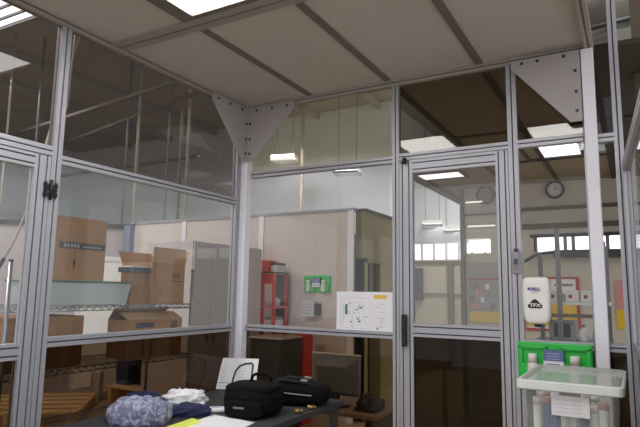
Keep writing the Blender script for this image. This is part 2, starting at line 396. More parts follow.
for (x, y), z0, lab, m in rods:
    t = MB().cyl((x, y, z0), (x, y, 5.6), 0.026 if 'thick' in lab or 'beside the corner' in lab else 0.018, mat=m).cyl((x, y, z0), (x, y, z0+0.02), 0.035, mat=m).build('conduit')
    tag(t, lab, 'conduit', 'conduits above the partition walls')
o = MB().tube([(-4.6, 1.25, 2.95), (-4.6, 1.384, 3.567), (-4.6, 1.781, 5.386), (-4.6, 1.81, 5.6)], 0.02, mat=M['conduit']).build('conduit'); tag(o, 'slanting pale conduit crossing behind the slim enclosure post', 'conduit', 'conduits above the partition walls')
o = MB().cyl((-3.42, 6.4, 2.0), (-3.42, 6.4, 5.6), 0.04, mat=M['conduit']).build('conduit'); tag(o, 'single white drop conduit seen through the olive upper pane', 'conduit')

# hall lamps (louvred troffers hung under the roof; all but the first added for glass glints)
def hall_lamp(c, lx, ly, rz, label):
    t = empty('hall_light', c, label, 'ceiling light', 'hall lamps')
    ux, uy = Vector((math.cos(rz), math.sin(rz), 0)), Vector((-math.sin(rz), math.cos(rz), 0)); cc = Vector(c)
    mb = MB().obox(cc+Vector((0,0,0.07)), ux, uy, (0,0,1), lx/2, ly/2, 0.03, M['white']); mb.build('housing', None, t)
    mb = MB().obox(cc+Vector((0,0,0.02)), ux, uy, (0,0,1), lx/2-0.03, ly/2-0.03, 0.008, M['lamp_hall']); mb.build('diffuser', None, t)
    mb = MB().use(M['steel'])
    n = max(2, round(ly/0.16))
    for k in range(n+1):
        mb.obox(cc+uy*(-ly/2+ly*k/n)+Vector((0,0,0.0)), ux, uy, (0,0,1), lx/2, 0.012, 0.02)
    mb.build('louvre', None, t)
    for sx in (-1, 1): MB().cyl(cc+ux*sx*lx*0.35+Vector((0,0,0.1)), (cc+ux*sx*lx*0.35).to_2d().to_3d()+Vector((0,0,5.6)), 0.006, n=6, mat=M['steel']).build('hanger', None, t)
hall_lamp((-4.50, 0.30, 5.0), 1.2, 0.70, 0.02, 'louvred hall lamp hung beyond the ceiling edge, larger in view')
hall_lamp((-3.6, 6.0, 4.23), 0.5, 0.3, 0.25, 'lamp added for a glint in the olive upper pane')  # this and the next three are added to stand for glints in the panes
hall_lamp((-2.15, 6.0, 3.83), 0.5, 0.3, 0.25, 'lamp added for a glint just under the olive upper pane')
hall_lamp((-1.12, 8.0, 2.98), 0.42, 0.4, 0.25, 'lamp added for a glint in the door glass nearest the door hinge stile')
hall_lamp((-0.75, 8.2, 2.86), 0.36, 0.35, 0.25, 'lower lamp added for a glint in the door glass near the brown wall post')

# ------------------------------------------------------------------ bay beyond the door
ew = structure('wall_end', (2, 4, 0), 'beige end wall of the bay beyond the door, carrying the clocks', 'wall')
MB().box(0.62, 4.6, 4.0, 4.1, 0, 2.10, M['beige']).box(0.62, 4.6, 4.0, 4.1, 2.30, 2.97, M['beige']).build('panel', None, ew)
MB().box(0.57, 0.615, 3.95, 4.1, 0, 2.97, M['railbrown']).build('end_post', None, ew)
MB().box(1.35, 4.6, 3.96, 4.0, 2.62, 2.66, M['railbrown']).build('wall_rail', None, ew)
MB().box(1.35, 4.6, 3.95, 4.0, 2.39, 2.45, M['railbrown']).build('wall_rail', None, ew)
MB().box(0.62, 1.35, 3.97, 4.0, 2.60, 2.62, M['railbrown']).build('wall_rail', None, ew)
w1 = structure('window_1', (2.5, 4, 2.2), 'bright strip for a window reflection, set in the end wall under the rails', 'window')  # glowing strip modelled in place of windows reflected in the glass
MB().box(1.5, 4.6, 4.03, 4.05, 2.12, 2.28, M['reflected_window']).box(0.66, 0.95, 4.03, 4.05, 2.12, 2.28, M['reflected_window']).build('pane', None, w1)
mb = MB().use(M['steel'])
for x in (1.50, 1.84, 1.93, 2.3, 2.7, 3.1, 3.6, 4.1): mb.box(x-0.02, x+0.02, 4.0, 4.06, 2.10, 2.30)
mb.box(0.95, 1.5, 4.0, 4.06, 2.1, 2.3, M['beige'])
mb.box(1.44, 4.6, 3.97, 4.06, 2.28, 2.32, M['band']).build('window_frame', None, w1)
dk = MB().tube([(1.38, 3.9, 1.98), (1.5, 3.9, 2.05), (1.62, 3.9, 2.08), (1.8, 3.9, 2.09)], 0.02, mat=M['darkgrey']).box(1.72, 3.2, 3.85, 3.96, 2.02, 2.11, M['darkgrey']).build('hanging_cable_tray')
tag(dk, 'dark cable tray with a drooping cable under the bright window strip', 'cable tray')

c2 = structure('ceiling_reflected', (2.5, 2, H), 'brown panelled canopy built for the ceiling reflection beyond the door', 'ceiling')  # canopy modelled in place of the enclosure ceiling's reflection in the glass
xs = [1.2, 1.8, 2.4, 3.0, 3.6, 4.2]
for i in range(5):
    for (y0, y1) in ((0.06, 1.5), (1.5, 2.7), (2.7, 4.0)):
        if i == 1 and y0 == 1.5: continue
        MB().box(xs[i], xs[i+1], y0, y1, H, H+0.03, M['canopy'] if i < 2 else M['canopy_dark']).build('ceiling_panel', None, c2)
for x in xs: MB().box(x-0.02, x+0.02, 0.06, 4.0, H-0.015, H, M['canopy_seam']).build('seam_strip', None, c2)
for y in (1.5, 2.7): MB().box(1.2, 4.2, y-0.02, y+0.02, H-0.015, H, M['canopy_seam']).build('seam_strip', None, c2)
MB().box(0.34, 1.2, 2.75, 8.2, H+0.0, H+0.03, M['canopy']).build('ceiling_panel', None, c2)
MB().box(0.28, 0.40, 2.75, 8.2, H-0.05, H, M['canopy_seam']).build('edge_beam', None, c2)

def ceiling_light(x0, x1, y0, y1, z, label, m, frame):
    t = empty('ceiling_light', ((x0+x1)/2, (y0+y1)/2, z), label, 'ceiling light')
    MB().box(x0+0.03, x1-0.03, y0+0.03, y1-0.03, z+0.002, z+0.012, m).build('diffuser', None, t)
    mb = MB().use(frame); b = 0.03
    mb.box(x0, x0+b, y0, y1, z-0.012, z+0.02).box(x1-b, x1, y0, y1, z-0.012, z+0.02).box(x0+b, x1-b, y0, y0+b, z-0.012, z+0.02).box(x0+b, x1-b, y1-b, y1, z-0.012, z+0.02)
    mb.build('light_frame', None, t)
    return t
ceiling_light(1.65, 2.19, 1.9, 2.66, H, 'square glowing panel for a lamp reflection in the brown canopy above the clock', M['lamp_reflected'], M['canopy_seam'])  # both bay lamps added in place of lamp reflections; they also light the bay
ceiling_light(0.36, 0.92, 2.70, 3.1, H-0.03, 'small glowing panel for a lamp reflection in the door glass', M['lamp_reflected'], M['canopy_seam'])

# deep end wall seen through the door
w8 = structure('wall_deep', (-0.6, 8.2, 0), 'pale deep wall with a reflected window strip seen through the door glass', 'wall')
MB().box(-0.4, 5, 8.2, 8.3, 0, 2.28, M['beige']).box(-1.75, -0.4, 8.2, 8.3, 0, 2.28, M['beige']).box(-1.75, 5, 8.2, 8.3, 2.62, 4.4, M['hallwall']).build('panel', None, w8)
for x in (-0.80, -0.52): MB().box(x-0.06, x+0.06, 8.12, 8.2, 0, 2.2, M['railbrown']).build('wall_post', None, w8)
MB().box(-1.75, 5, 8.15, 8.2, 2.2, 2.25, M['railbrown']).build('wall_rail', None, w8)
MB().box(-1.75, 5, 8.15, 8.2, 1.55, 1.58, M['boardgrey']).build('wall_rail', None, w8)
w2 = structure('window_2', (-1, 8.2, 2.45), 'bright strip for a window reflection, set in the deep wall behind the door glass', 'window')  # added glow strip for the window reflection in the door
MB().box(-1.75, 5, 8.24, 8.26, 2.28, 2.62, M['reflected_window']).build('pane', None, w2)
mb = MB().use(M['trimwhite'])
for k in range(9): mb.box(-2.0+k*0.27, -1.95+k*0.27, 8.2, 8.27, 2.28, 2.62)
mb.build('window_frame', None, w2)
tag(MB().box(-1.58, -1.40, 8.05, 8.18, 1.42, 2.1, M['band']).box(-1.56, -1.42, 8.04, 8.06, 1.46, 2.06, M['darkgrey']).build('wall_panel_box'), 'dark grey panel on the deep wall low in the door glass', 'electrical panel')

# ------------------------------------------------------------------ enclosure ceiling
ce = structure('ceiling', (1.2, -1.2, H), 'pale panelled ceiling of the enclosure with grey seam strips', 'ceiling')
YS = [(-1.2, -0.045), (-2.5, -1.3), (-3.75, -2.6)]
for (y0, y1) in YS:
    for i in range(4):
        x0, x1 = 0.6*i, 0.6*(i+1)
        if y0 == -2.5 and i in (1, 3): continue
        MB().box(x0, x1, y0, y1, H, H+0.03, M['ceil']).build('ceiling_panel', None, ce)
for y in (-1.25, -2.55):
    MB().box(0, W, y-0.055, y+0.055, H-0.012, H+0.03, M['beam']).box(0, W, y-0.004, y+0.004, H-0.014, H-0.012, M['seam']).build('cross_beam', None, ce)
for x in (0.6, 1.2, 1.8):
    MB().box(x-0.022, x+0.022, -1.19, -0.06, H-0.008, H+0.001, M['seam']).build('seam_strip', None, ce)
    MB().box(x-0.03, x+0.03, -3.75, -1.31, H-0.012, H+0.001, M['seam']).build('seam_strip', None, ce)
extrusion(MB(), (0.0, -3.75, H-0.0225+0.012), (0.0, 0.0, H-0.0225+0.012), 0.045, 0.045, (1, 0, 0), M['beam'], M['seam']).build('edge_beam', None, ce)
extrusion(MB(), (0.0, 0.0, H-0.0225+0.012), (W, 0.0, H-0.0225+0.012), 0.045, 0.045, (0, 1, 0), M['beam'], M['seam']).build('edge_beam', None, ce)
extrusion(MB(), (W+0.0, -3.75, H-0.0225+0.012), (W+0.0, 0.0, H-0.0225+0.012), 0.045, 0.045, (1, 0, 0), M['beam'], M['seam']).build('edge_beam', None, ce)
ceiling_light(0.63, 1.17, -2.5, -1.31, H, 'bright lamp panel in the enclosure ceiling near the cross beam', M['lamp'], M['seam'])
ceiling_light(1.77, 2.28, -2.5, -1.40, H, 'bright lamp panel in the enclosure ceiling above the white tote', M['lamp'], M['seam'])

# ------------------------------------------------------------------ corner posts with gusset plates
def gusset(parent, c, dx, gw=0.41):
    """c: inner corner under the ceiling, dx: unit vector along the wall, plate hangs below"""
    c, dx = Vector(c), Vector(dx); n = dx.cross(Vector((0, 0, 1))).normalized()
    P = lambda a, b: c + dx*a - Vector((0, 0, b))
    poly = [P(0, 0), P(gw, 0), P(gw, 0.05), P(0.06, 0.41), P(0, 0.41)]
    o = MB().use(M['gusset']).prism(poly, (0, 0, 0), n*0.006).build('gusset_plate', None, parent)
    for a, b in ((0.08, 0.025), (0.22, 0.025), (gw-0.06, 0.025), (0.025, 0.12), (0.025, 0.24), (0.025, 0.35)):
        q = P(a, b); MB().cyl(q - n*0.006, q + n*0.012, 0.009, n=8, mat=M['bolt']).build('bolt', None, o)
def corner_post(name, x, y, label, plates, s, gw):
    t = structure(name, (x, y, 0), label, 'post')
    mb = MB()
    prof = []
    for k in range(4):
        for a in (-0.9, 0.9):
            ang = k*PI/2
            px, py = a*s, -s
            prof.append((x + px*math.cos(ang) - py*math.sin(ang), y + px*math.sin(ang) + py*math.cos(ang), 0))
    mb.use(M['white_post']).prism(prof, (0, 0, 0), (0, 0, H-0.035)).build('post_column', None, t)
    for c, dx in plates: gusset(t, c, dx, gw)
    return t
corner_post('trim_1', 0.035, -0.036, 'white square corner post carrying two triangular plates', [((0.076, -0.079, H-0.035), (0, -1, 0)), ((0.076, -0.079, H-0.035), (1, 0, 0))], 0.0345, 0.41)
corner_post('trim_2', 2.388, -0.038, 'white square post behind the frosted tote, with one triangular plate', [((2.352, -0.074, H-0.035), (-1, 0, 0))], 0.031, 0.365)

# ------------------------------------------------------------------ partition on the far side of the bench (x = 0)
def pane_x(parent, y0, y1, z0, z1, g, x=0.0): return MB().box(x-0.003, x+0.003, y0, y1, z0, z1, g).build('pane', None, parent)
def pane_y(parent, x0, x1, z0, z1, g, y=0.0): return MB().box(x0, x1, y-0.003, y+0.003, z0, z1, g).build('pane', None, parent)
TOPZ = H-0.035
wl = structure('wall_left', (0, -0.8, 0), 'aluminium framed glazed partition in front of the wire shelving', 'wall')
ext('post', (0, -1.587, 0), (0, -1.587, TOPZ), 0.055, 0.045, (0, 1, 0), wl)
ext('post', (0, -0.10, 0), (0, -0.10, TOPZ), 0.045, 0.045, (0, 1, 0), wl)
ext('rail', (0, -1.5595, 2.227), (0, -0.1225, 2.227), 0.045, 0.045, (0, 0, 1), wl)
ext('rail', (0, -1.5595, 1.309), (0, -0.1225, 1.309), 0.048, 0.045, (0, 0, 1), wl)
ext('rail', (0, -1.5595, 0.03), (0, -0.1225, 0.03), 0.045, 0.045, (0, 0, 1), wl)
ext('rail', (0, -3.2, 2.26), (0, -1.6145, 2.26), 0.05, 0.045, (0, 0, 1), wl)
ext('post', (0, -3.2, 0), (0, -3.2, TOPZ), 0.045, 0.045, (0, 1, 0), wl)
pane_x(wl, -1.5595, -0.1225, 2.2495, TOPZ, G['smoke_up'])
pane_x(wl, -3.18, -1.6145, 2.285, TOPZ, G['smoke_up'])
pane_x(wl, -1.5595, -0.1225, 1.333, 2.2045, G['clear_left'])
pane_x(wl, -1.5595, -0.1225, 0.0525, 1.285, G['bronze_low'])
d2 = structure('door_2', (0, -2.2, 0), 'hinged glazed side door with an aluminium stile at the slim post', 'door')
ext('stile', (0, -1.659, 0.02), (0, -1.659, 2.23), 0.085, 0.04, (0, 1, 0), d2)
ext('stile', (0, -2.5, 0.02), (0, -2.5, 2.23), 0.085, 0.04, (0, 1, 0), d2)
ext('rail', (0, -2.4575, 2.195), (0, -1.7015, 2.195), 0.07, 0.04, (0, 0, 1), d2)
ext('rail', (0, -2.4575, 1.276), (0, -1.7015, 1.276), 0.075, 0.04, (0, 0, 1), d2)
ext('rail', (0, -2.4575, 0.06), (0, -1.7015, 0.06), 0.075, 0.04, (0, 0, 1), d2)
pane_x(d2, -2.4575, -1.7015, 1.3135, 2.16, G['clear_left'])
pane_x(d2, -2.4575, -1.7015, 0.0975, 1.2385, G['bronze_low'])
mb = MB().use(M['black'])
for s in (-1, 1):
    yc = -1.612 + s*0.022
    mb.box(0.022, 0.032, yc-0.016, yc+0.016, 2.03, 2.045).box(0.022, 0.032, yc-0.016, yc+0.016, 2.075, 2.09).box(0.022, 0.03, yc-0.006 + s*0.006, yc+0.006+s*0.006, 2.02, 2.10)
    mb.cyl((0.03, yc, 2.06), (0.036, yc, 2.06), 0.011, n=10)
mb.cyl((0.032, -1.612, 2.01), (0.032, -1.612, 2.11), 0.008, n=8).build('hinge', None, d2)

# ------------------------------------------------------------------ partition with the door (y = 0)
wb = structure('wall_back', (1.2, 0, 0), 'aluminium framed glazed partition with the door and paper notice', 'wall')
ext('post', (1.238, 0, 0), (1.238, 0, TOPZ), 0.045, 0.045, (1, 0, 0), wb)
ext('post', (1.972, 0, 0), (1.972, 0, TOPZ), 0.055, 0.045, (1, 0, 0), wb)
ext('post', (2.36, 0.03, 0), (2.36, 0.03, TOPZ), 0.03, 0.045, (1, 0, 0), wb)
ext('post', (2.518, 0, 0), (2.518, 0, 4.2), 0.045, 0.045, (1, 0, 0), wb)
for (x0, x1, z) in ((0.072, 1.2155, 2.437), (1.2605, 1.9445, 2.447), (1.9995, 2.345, 2.447), (2.375, 2.4955, 2.43)):
    ext('rail', (x0, 0, z), (x1, 0, z), 0.045, 0.045, (0, 0, 1), wb)
for (x0, x1) in ((0.072, 1.2155), (1.9995, 2.345), (2.375, 2.4955)):
    ext('rail', (x0, 0, 1.31), (x1, 0, 1.31), 0.042, 0.045, (0, 0, 1), wb)
    ext('rail', (x0, 0, 0.03), (x1, 0, 0.03), 0.045, 0.045, (0, 0, 1), wb)
pane_y(wb, 0.072, 1.2155, 2.4595, TOPZ, G['amber_up'])
pane_y(wb, 1.2605, 1.9445, 2.4695, TOPZ, G['bronze_up'])
pane_y(wb, 1.9995, 2.345, 2.4695, TOPZ, G['bronze_up'])
pane_y(wb, 2.375, 2.4955, 2.4525, 3.6, G['smoke_up'])
pane_y(wb, 0.072, 1.2155, 1.331, 2.4145, G['clear_back'])
pane_y(wb, 0.072, 1.2155, 0.0525, 1.289, G['bronze_low_back'])
pane_y(wb, 1.9995, 2.345, 1.331, 2.4245, G['side'])
pane_y(wb, 1.9995, 2.345, 0.0525, 1.289, G['bronze_door'])
pane_y(wb, 2.375, 2.4955, 0.0525, 1.289, G['bronze_door'])
d1 = structure('door_1', (1.6, 0, 0), 'glazed aluminium door with a black pull handle and bronze lower pane', 'door')
ext('stile', (1.308, -0.005, 0.02), (1.308, -0.005, 2.42), 0.088, 0.04, (1, 0, 0), d1)
ext('stile', (1.906, -0.005, 0.02), (1.906, -0.005, 2.42), 0.072, 0.04, (1, 0, 0), d1)
ext('rail', (1.352, -0.005, 2.378), (1.870, -0.005, 2.378), 0.085, 0.04, (0, 0, 1), d1)
ext('rail', (1.352, -0.005, 1.352), (1.870, -0.005, 1.352), 0.080, 0.04, (0, 0, 1), d1)
ext('rail', (1.352, -0.005, 0.06), (1.870, -0.005, 0.06), 0.08, 0.04, (0, 0, 1), d1)
pane_y(d1, 1.352, 1.870, 1.392, 2.3355, G['door'], -0.005)
pane_y(d1, 1.352, 1.870, 0.10, 1.312, G['bronze_door'], -0.005)
mb = MB().use(M['black']); mb.box(1.288, 1.318, -0.065, -0.04, 1.25, 1.445).box(1.292, 1.314, -0.04, -0.025, 1.26, 1.29).box(1.292, 1.314, -0.04, -0.025, 1.405, 1.435)
tag(mb.build('pull_handle', None, d1, 0.005), 'black pull handle')
MB().box(1.27, 1.32, -0.05, -0.025, 2.405, 2.425, M['steel']).cyl((1.31, -0.05, 2.395), (1.31, -0.05, 2.43), 0.014, mat=M['black']).build('pivot', None, d1)

# ------------------------------------------------------------------ side partition running towards the camera
wr = structure('wall_right', (2.54, -0.6, 0), 'glazed aluminium side partition running past the frosted tote', 'wall')
hd = Vector((0.063, -0.998, 0)).normalized(); h0 = Vector((2.545, -0.03, 0))
def hp(s, z): q = h0 + hd*s; return (q.x, q.y, z)
nn = (0.998, 0.063, 0)
ext('stile', hp(0.03, 0.02), hp(0.03, 2.275), 0.05, 0.04, hd, wr)
ext('rail', hp(0.055, 2.25), hp(2.3, 2.25), 0.05, 0.04, (0, 0, 1), wr)
ext('rail', hp(0.055, 1.32), hp(2.3, 1.32), 0.05, 0.04, (0, 0, 1), wr)
ext('rail', hp(0.055, 0.05), hp(2.3, 0.05), 0.05, 0.04, (0, 0, 1), wr)
ext('stile', hp(2.32, 0.02), hp(2.32, 2.9), 0.05, 0.04, hd, wr)
def pane_h(z0, z1, g):
    a, b = hp(0.055, 0), hp(2.295, 0); n = Vector(nn)*0.003
    MB().use(g).prism([Vector(a)-n+Vector((0,0,z0)), Vector(b)-n+Vector((0,0,z0)), Vector(b)-n+Vector((0,0,z1)), Vector(a)-n+Vector((0,0,z1))], (0,0,0), n*2).build('pane', None, wr)
pane_h(1.345, 2.225, G['clear_back']); pane_h(0.075, 1.295, G['bronze_door'])
tag(MB().box(2.62, 2.72, 0.55, 0.65, 0, 4.2, M['railbrown']).build('trim_4'), 'cream column beyond the side partition', 'column', None, 'structure')

# silver duct and pipe high beyond the white post
tag(MB().tube([(1.6, 2.0, 4.05), (2.1, 1.7, 4.02), (2.6, 1.5, 3.98), (3.2, 1.3, 3.95)], 0.27, 20, M['duct']).build('air_duct'), 'silver foil air duct crossing above the white post', 'duct')
tag(MB().tube([(1.8, 1.2, 3.6), (2.34, 1.15, 3.605), (2.63, 1.1, 3.6), (3.2, 1.0, 3.6)], 0.03, 10, M['chrome']).build('ceiling_pipe'), 'shiny steel pipe hanging just under the silver duct', 'pipe')

# ------------------------------------------------------------------ wire shelving behind the partition
SX0, SX1, SY0, SY1 = -0.95, -0.50, -1.46, 0.02
sh = empty('wire_shelf_unit', ((SX0+SX1)/2, (SY0+SY1)/2, 0), 'chrome wire shelving unit holding cardboard boxes behind the partition', 'shelving')
for x in (SX0, SX1):
    for y in (SY0, SY1):
        MB().cyl((x, y, 0), (x, y, 1.72), 0.0125, n=12, mat=M['chrome']).cyl((x, y, 1.72), (x, y, 1.73), 0.014, n=12, mat=M['black']).build('post', None, sh)
def wire_shelf(z):
    mb = MB().use(M['chrome'])
    for x in (SX0, SX1):
        for dz in (0, -0.03): mb.cyl((x, SY0, z+dz), (x, SY1, z+dz), 0.0035, n=6)
    for y in (SY0, SY1):
        for dz in (0, -0.03): mb.cyl((SX0, y, z+dz), (SX1, y, z+dz), 0.0035, n=6)
    n = int((SY1-SY0)/0.03)
    for k in range(n+1):
        y = SY0 + (SY1-SY0)*k/n; mb.cyl((SX0, y, z), (SX1, y, z), 0.0022, n=5, caps=False)
    for x in (SX0, SX1):                                    # truss wire of the front and rear edge
        pts = [(x, SY0+(SY1-SY0)*k/(n), z-0.03*(k % 2)) for k in range(n+1)]
        mb.tube(pts, 0.0042, 5)
    mb.build('shelf', None, sh)
for z in (1.463, 1.085, 0.70, 0.15): wire_shelf(z)

def carton(name, x0, x1, y0, y1, z0, z1, label, mat, open_top=False, group='cardboard boxes on the wire shelving', flaps=None):
    t = empty(name, ((x0+x1)/2, (y0+y1)/2, z0), label, 'cardboard box', group)
    w = 0.005
    mb = MB().use(mat)
    mb.box(x0, x1, y0, y0+w, z0, z1).box(x0, x1, y1-w, y1, z0, z1).box(x0, x0+w, y0+w, y1-w, z0, z1).box(x1-w, x1, y0+w, y1-w, z0, z1).box(x0+w, x1-w, y0+w, y1-w, z0, z0+w)
    if not open_top:
        ym = (y0+y1)/2; mb.box(x0+w, x1-w, y0+w, ym-0.0015, z1-w, z1).box(x0+w, x1-w, ym+0.0015, y1-w, z1-w, z1)
    mb.build('carton_body', None, t)
    for i, (p, q, outdir) in enumerate(flaps or []):
        p, q, od = Vector(p), Vector(q), Vector(outdir)
        n = (q-p).cross(od).normalized()*0.002
        MB().use(M['cardin']).prism([p-n, q-n, q+od-n, p+od-n], (0, 0, 0), n*2).build('flap', None, t)
    return t
# tub on the shelf with the big taped box on its lid
t = empty('plastic_tub', (-0.71, -0.9, 1.468), 'low translucent tub with a green rim on the top wire shelf', 'tub')
tb = [(-0.88, -1.205), (-0.53, -1.205), (-0.53, -0.60), (-0.88, -0.60)]; tt = [(-0.91, -1.23), (-0.515, -1.23), (-0.515, -0.575), (-0.91, -0.575)]
vs = [(x, y, 1.468) for x, y in tb] + [(x, y, 1.61) for x, y in tt]
MB().use(M['tub']).add(vs, [(3,2,1,0),(0,1,5,4),(1,2,6,5),(2,3,7,6),(3,0,4,7)]).build('tub_body', None, t)
MB().use(M['tubrim']).box(-0.92, -0.505, -1.24, -0.565, 1.610, 1.622).build('lid', None, t, 0.004)
t = carton('cardboard_box', -0.73, -0.525, -1.20, -0.805, 1.622, 2.02, 'tall taped cardboard box with a dark printed band, sitting on the tub lid', M['card'])
FX = -0.5235
mb = MB().box(FX-0.001, FX, -1.15, -0.81, 1.82, 1.858, M['tape'])
mb.use(M['palink'])
for k in range(5): mb.box(FX, FX+0.0008, -1.12+k*0.024, -1.12+k*0.024+0.017, 1.828, 1.850)
for k in range(8): mb.box(FX, FX+0.0008, -0.98+k*0.018, -0.98+k*0.018+0.012, 1.831, 1.841)
mb.build('printed_tape', None, t)
MB().box(FX-0.001, FX+0.0004, -1.20, -0.805, 1.862, 1.866, M['card2']).box(FX, FX+0.001, -1.045, -1.03, 1.71, 1.75, M['ink']).box(FX, FX+0.0008, -1.04, -1.036, 1.66, 1.81, M['brownink']).build('lock_slot', None, t)
carton('cardboard_box', -0.66, -0.55, -0.545, -0.385, 1.468, 1.69, 'small cardboard box under a dark tray between the tub and taller box', M['card2'])
t = empty('document_tray', (-0.61, -0.47, 1.692), 'dark tray with papers on the small cardboard box beside the tub', 'tray')
MB().box(-0.69, -0.535, -0.55, -0.38, 1.692, 1.728, M['band']).build('tray_body', None, t, 0.003)
MB().box(-0.685, -0.56, -0.545, -0.39, 1.7285, 1.738, M['paper']).build('papers', None, t)
t = carton('cardboard_box', -0.86, -0.535, -0.37, -0.03, 1.468, 1.77, 'upright open cardboard box with tall flaps at the end of the top wire shelf', M['card'], True,
       flaps=[((-0.535, -0.37, 1.77), (-0.535, -0.03, 1.77), (0.004, 0.0, 0.115)), ((-0.86, -0.03, 1.77), (-0.535, -0.03, 1.77), (0.0, 0.05, 0.105)), ((-0.86, -0.37, 1.77), (-0.86, -0.03, 1.77), (-0.05, 0.0, 0.09))])
mb = MB().use(M['brownink'])
for k in range(3): mb.box(-0.534, -0.5335, -0.165+k*0.03, -0.145+k*0.03, 1.655, 1.695)
mb.box(-0.534, -0.5335, -0.175, -0.055, 1.63, 1.64).build('printing', None, t)
carton('cardboard_box', -0.9, -0.53, -1.43, -0.93, 1.09, 1.40, 'long closed cardboard box at the near end of the second wire shelf', M['card2'])
t = carton('cardboard_box', -0.74, -0.53, -0.565, -0.04, 1.09, 1.355, 'wide cardboard box with a loose lid flap on the second wire shelf', M['card'], True,
       flaps=[((-0.53, -0.565, 1.355), (-0.53, -0.04, 1.355), (-0.10, 0.0, 0.05)), ((-0.74, -0.565, 1.355), (-0.74, -0.04, 1.355), (0.06, 0, 0.08))])
MB().box(-0.529, -0.5285, -0.5, -0.33, 1.30, 1.335, M['tape']).build('printing', None, t)
MB().box(-0.529, -0.5285, -0.16, -0.09, 1.28, 1.34, M['brownink']).build('printing', None, t)

# pallet, bins and a taped white box on the hall floor
t = empty('wooden_pallet', (-4.1, 1.5, 0), 'wooden pallet of pale slats on the hall floor', 'pallet')
pu, pv = Vector((0.75, 0.66, 0)).normalized(), Vector((-0.66, 0.75, 0)).normalized(); pc = Vector((-4.18, 1.12, 0))
for k in range(5): MB().obox(pc + pv*(-0.54+k*0.27)+Vector((0,0,0.125)), pu, pv, (0,0,1), 0.75, 0.08, 0.011, M['wood']).build('deck_board', None, t)
for k in (-1, 0, 1): MB().obox(pc + pu*k*0.69+Vector((0,0,0.06)), pu, pv, (0,0,1), 0.045, 0.62, 0.052, M['wood']).build('bearer', None, t)
t = empty('shipping_box', (-4.15, 2.35, 0), 'white shipping box with a paper sheet behind the wooden pallet', 'box')
MB().obox((-4.36, 2.16, 0.19), pu, pv, (0,0,1), 0.2, 0.18, 0.19, M['cup']).build('box_body', None, t)
MB().obox((-4.36, 2.16, 0.385), (0.9, 0.1, 0), (-0.1, 0.9, 0), (0,0,1), 0.15, 0.12, 0.003, M['paper']).obox((-4.24, 1.99, 0.29), (0.75, 0.66, 0.2), (0.66,-0.75, 0), (0,0,1), 0.12, 0.003, 0.1, M['paper']).build('paper_sheet', None, t)
t = empty('low_platform', (-3.7, 2.5, 0), 'low tan wooden platform under the two dark bins', 'platform')
MB().box(-4.02, -3.28, 2.22, 2.82, 0.19, 0.22, M['wood']).build('deck', None, t)
for x in (-4.0, -3.36): MB().box(x, x+0.06, 2.24, 2.8, 0, 0.19, M['wood']).build('bearer', None, t)
for k, (x, y, b, h) in enumerate(((-3.86, 2.46, 0.13, 0.56), (-3.5, 2.6, 0.17, 0.34))):
    t = empty('waste_bin', (x, y, 0.222), ['taller dark blue bin on the low tan platform', 'shorter black bin on the low tan platform beside the blue bin'][k], 'bin')
    m = M['bin'] if k == 0 else M['black']; z0 = 0.222
    vs = [(x+sx*b*0.85, y+sy*b*0.85, z0) for sx, sy in ((-1,-1),(1,-1),(1,1),(-1,1))] + [(x+sx*b, y+sy*b, z0+h) for sx, sy in ((-1,-1),(1,-1),(1,1),(-1,1))]
    MB().use(m).add(vs, [(3,2,1,0),(0,1,5,4),(1,2,6,5),(2,3,7,6),(3,0,4,7),(4,5,6,7)]).build('bin_body', None, t)
    MB().use(m).box(x-b-0.01, x+b+0.01, y-b-0.01, y+b+0.01, z0+h, z0+h+0.03).build('bin_lid', None, t)

# grey cabinets
for k, (y0, y1) in enumerate(((1.2, 1.82), (1.84, 2.47))):
    t = empty('steel_cabinet', (-1.91, (y0+y1)/2, 0), ['tall mauve-grey steel cabinet beside the wire shelving end', 'second mauve-grey steel cabinet, between the first and the red rack'][k], 'cabinet', 'tall steel cabinets')
    MB().box(-2.26, -1.59, y0, y1, 0.06, 2.1, M['cab']).box(-2.24, -1.61, y0+0.02, y1-0.02, 0, 0.06, M['cabdark']).build('cabinet_body', None, t, 0.004)
    ym = (y0+y1)/2
    for a, b in ((y0+0.012, ym-0.002), (ym+0.002, y1-0.012)):
        d = MB().box(-1.59, -1.572, a, b, 0.09, 2.08, M['cab']).build('cabinet_door', None, t, 0.003)
        yy = b-0.05 if a < ym-0.1 else a+0.05
        MB().box(-1.572, -1.555, yy-0.01, yy+0.01, 1.0, 1.14, M['steel']).build('door_handle', None, d)

# red rack behind the second cabinet
t = empty('red_rack', (-1.49, 2.76, 0), 'red steel rack with shelves against the cream wall', 'rack')
for x in (-1.66, -1.48):
    for y in (2.62, 2.9): MB().box(x-0.018, x+0.018, y-0.018, y+0.018, 0, 1.80, M['red']).build('upright', None, t)
MB().box(-1.68, -1.46, 2.60, 2.615, 1.66, 1.79, M['red']).build('header_panel', None, t)
for z in (1.35, 1.1, 0.7): MB().box(-1.68, -1.46, 2.60, 2.92, z, z+0.03, M['red']).build('shelf', None, t)
MB().box(-1.68, -1.46, 2.905, 2.92, 1.12, 1.79, M['cabdark']).build('back_panel', None, t)
MB().box(-1.68, -1.46, 2.60, 2.92, 1.80, 1.815, M['cabdark']).build('top_tray', None, t)
tag(MB().box(-1.685, -1.57, 2.62, 2.80, 1.816, 1.95, M['redbright']).box(-1.69, -1.565, 2.61, 2.81, 1.95, 1.962, M['redbright']).build('red_box'), 'bright red box standing on top of the red rack', 'box')
tag(MB().box(-1.555, -1.46, 2.64, 2.84, 1.816, 1.93, M['cab']).box(-1.557, -1.458, 2.638, 2.842, 1.90, 1.935, M['cabdark']).build('grey_case'), 'dull grey case on the red rack beside the red box', 'case')
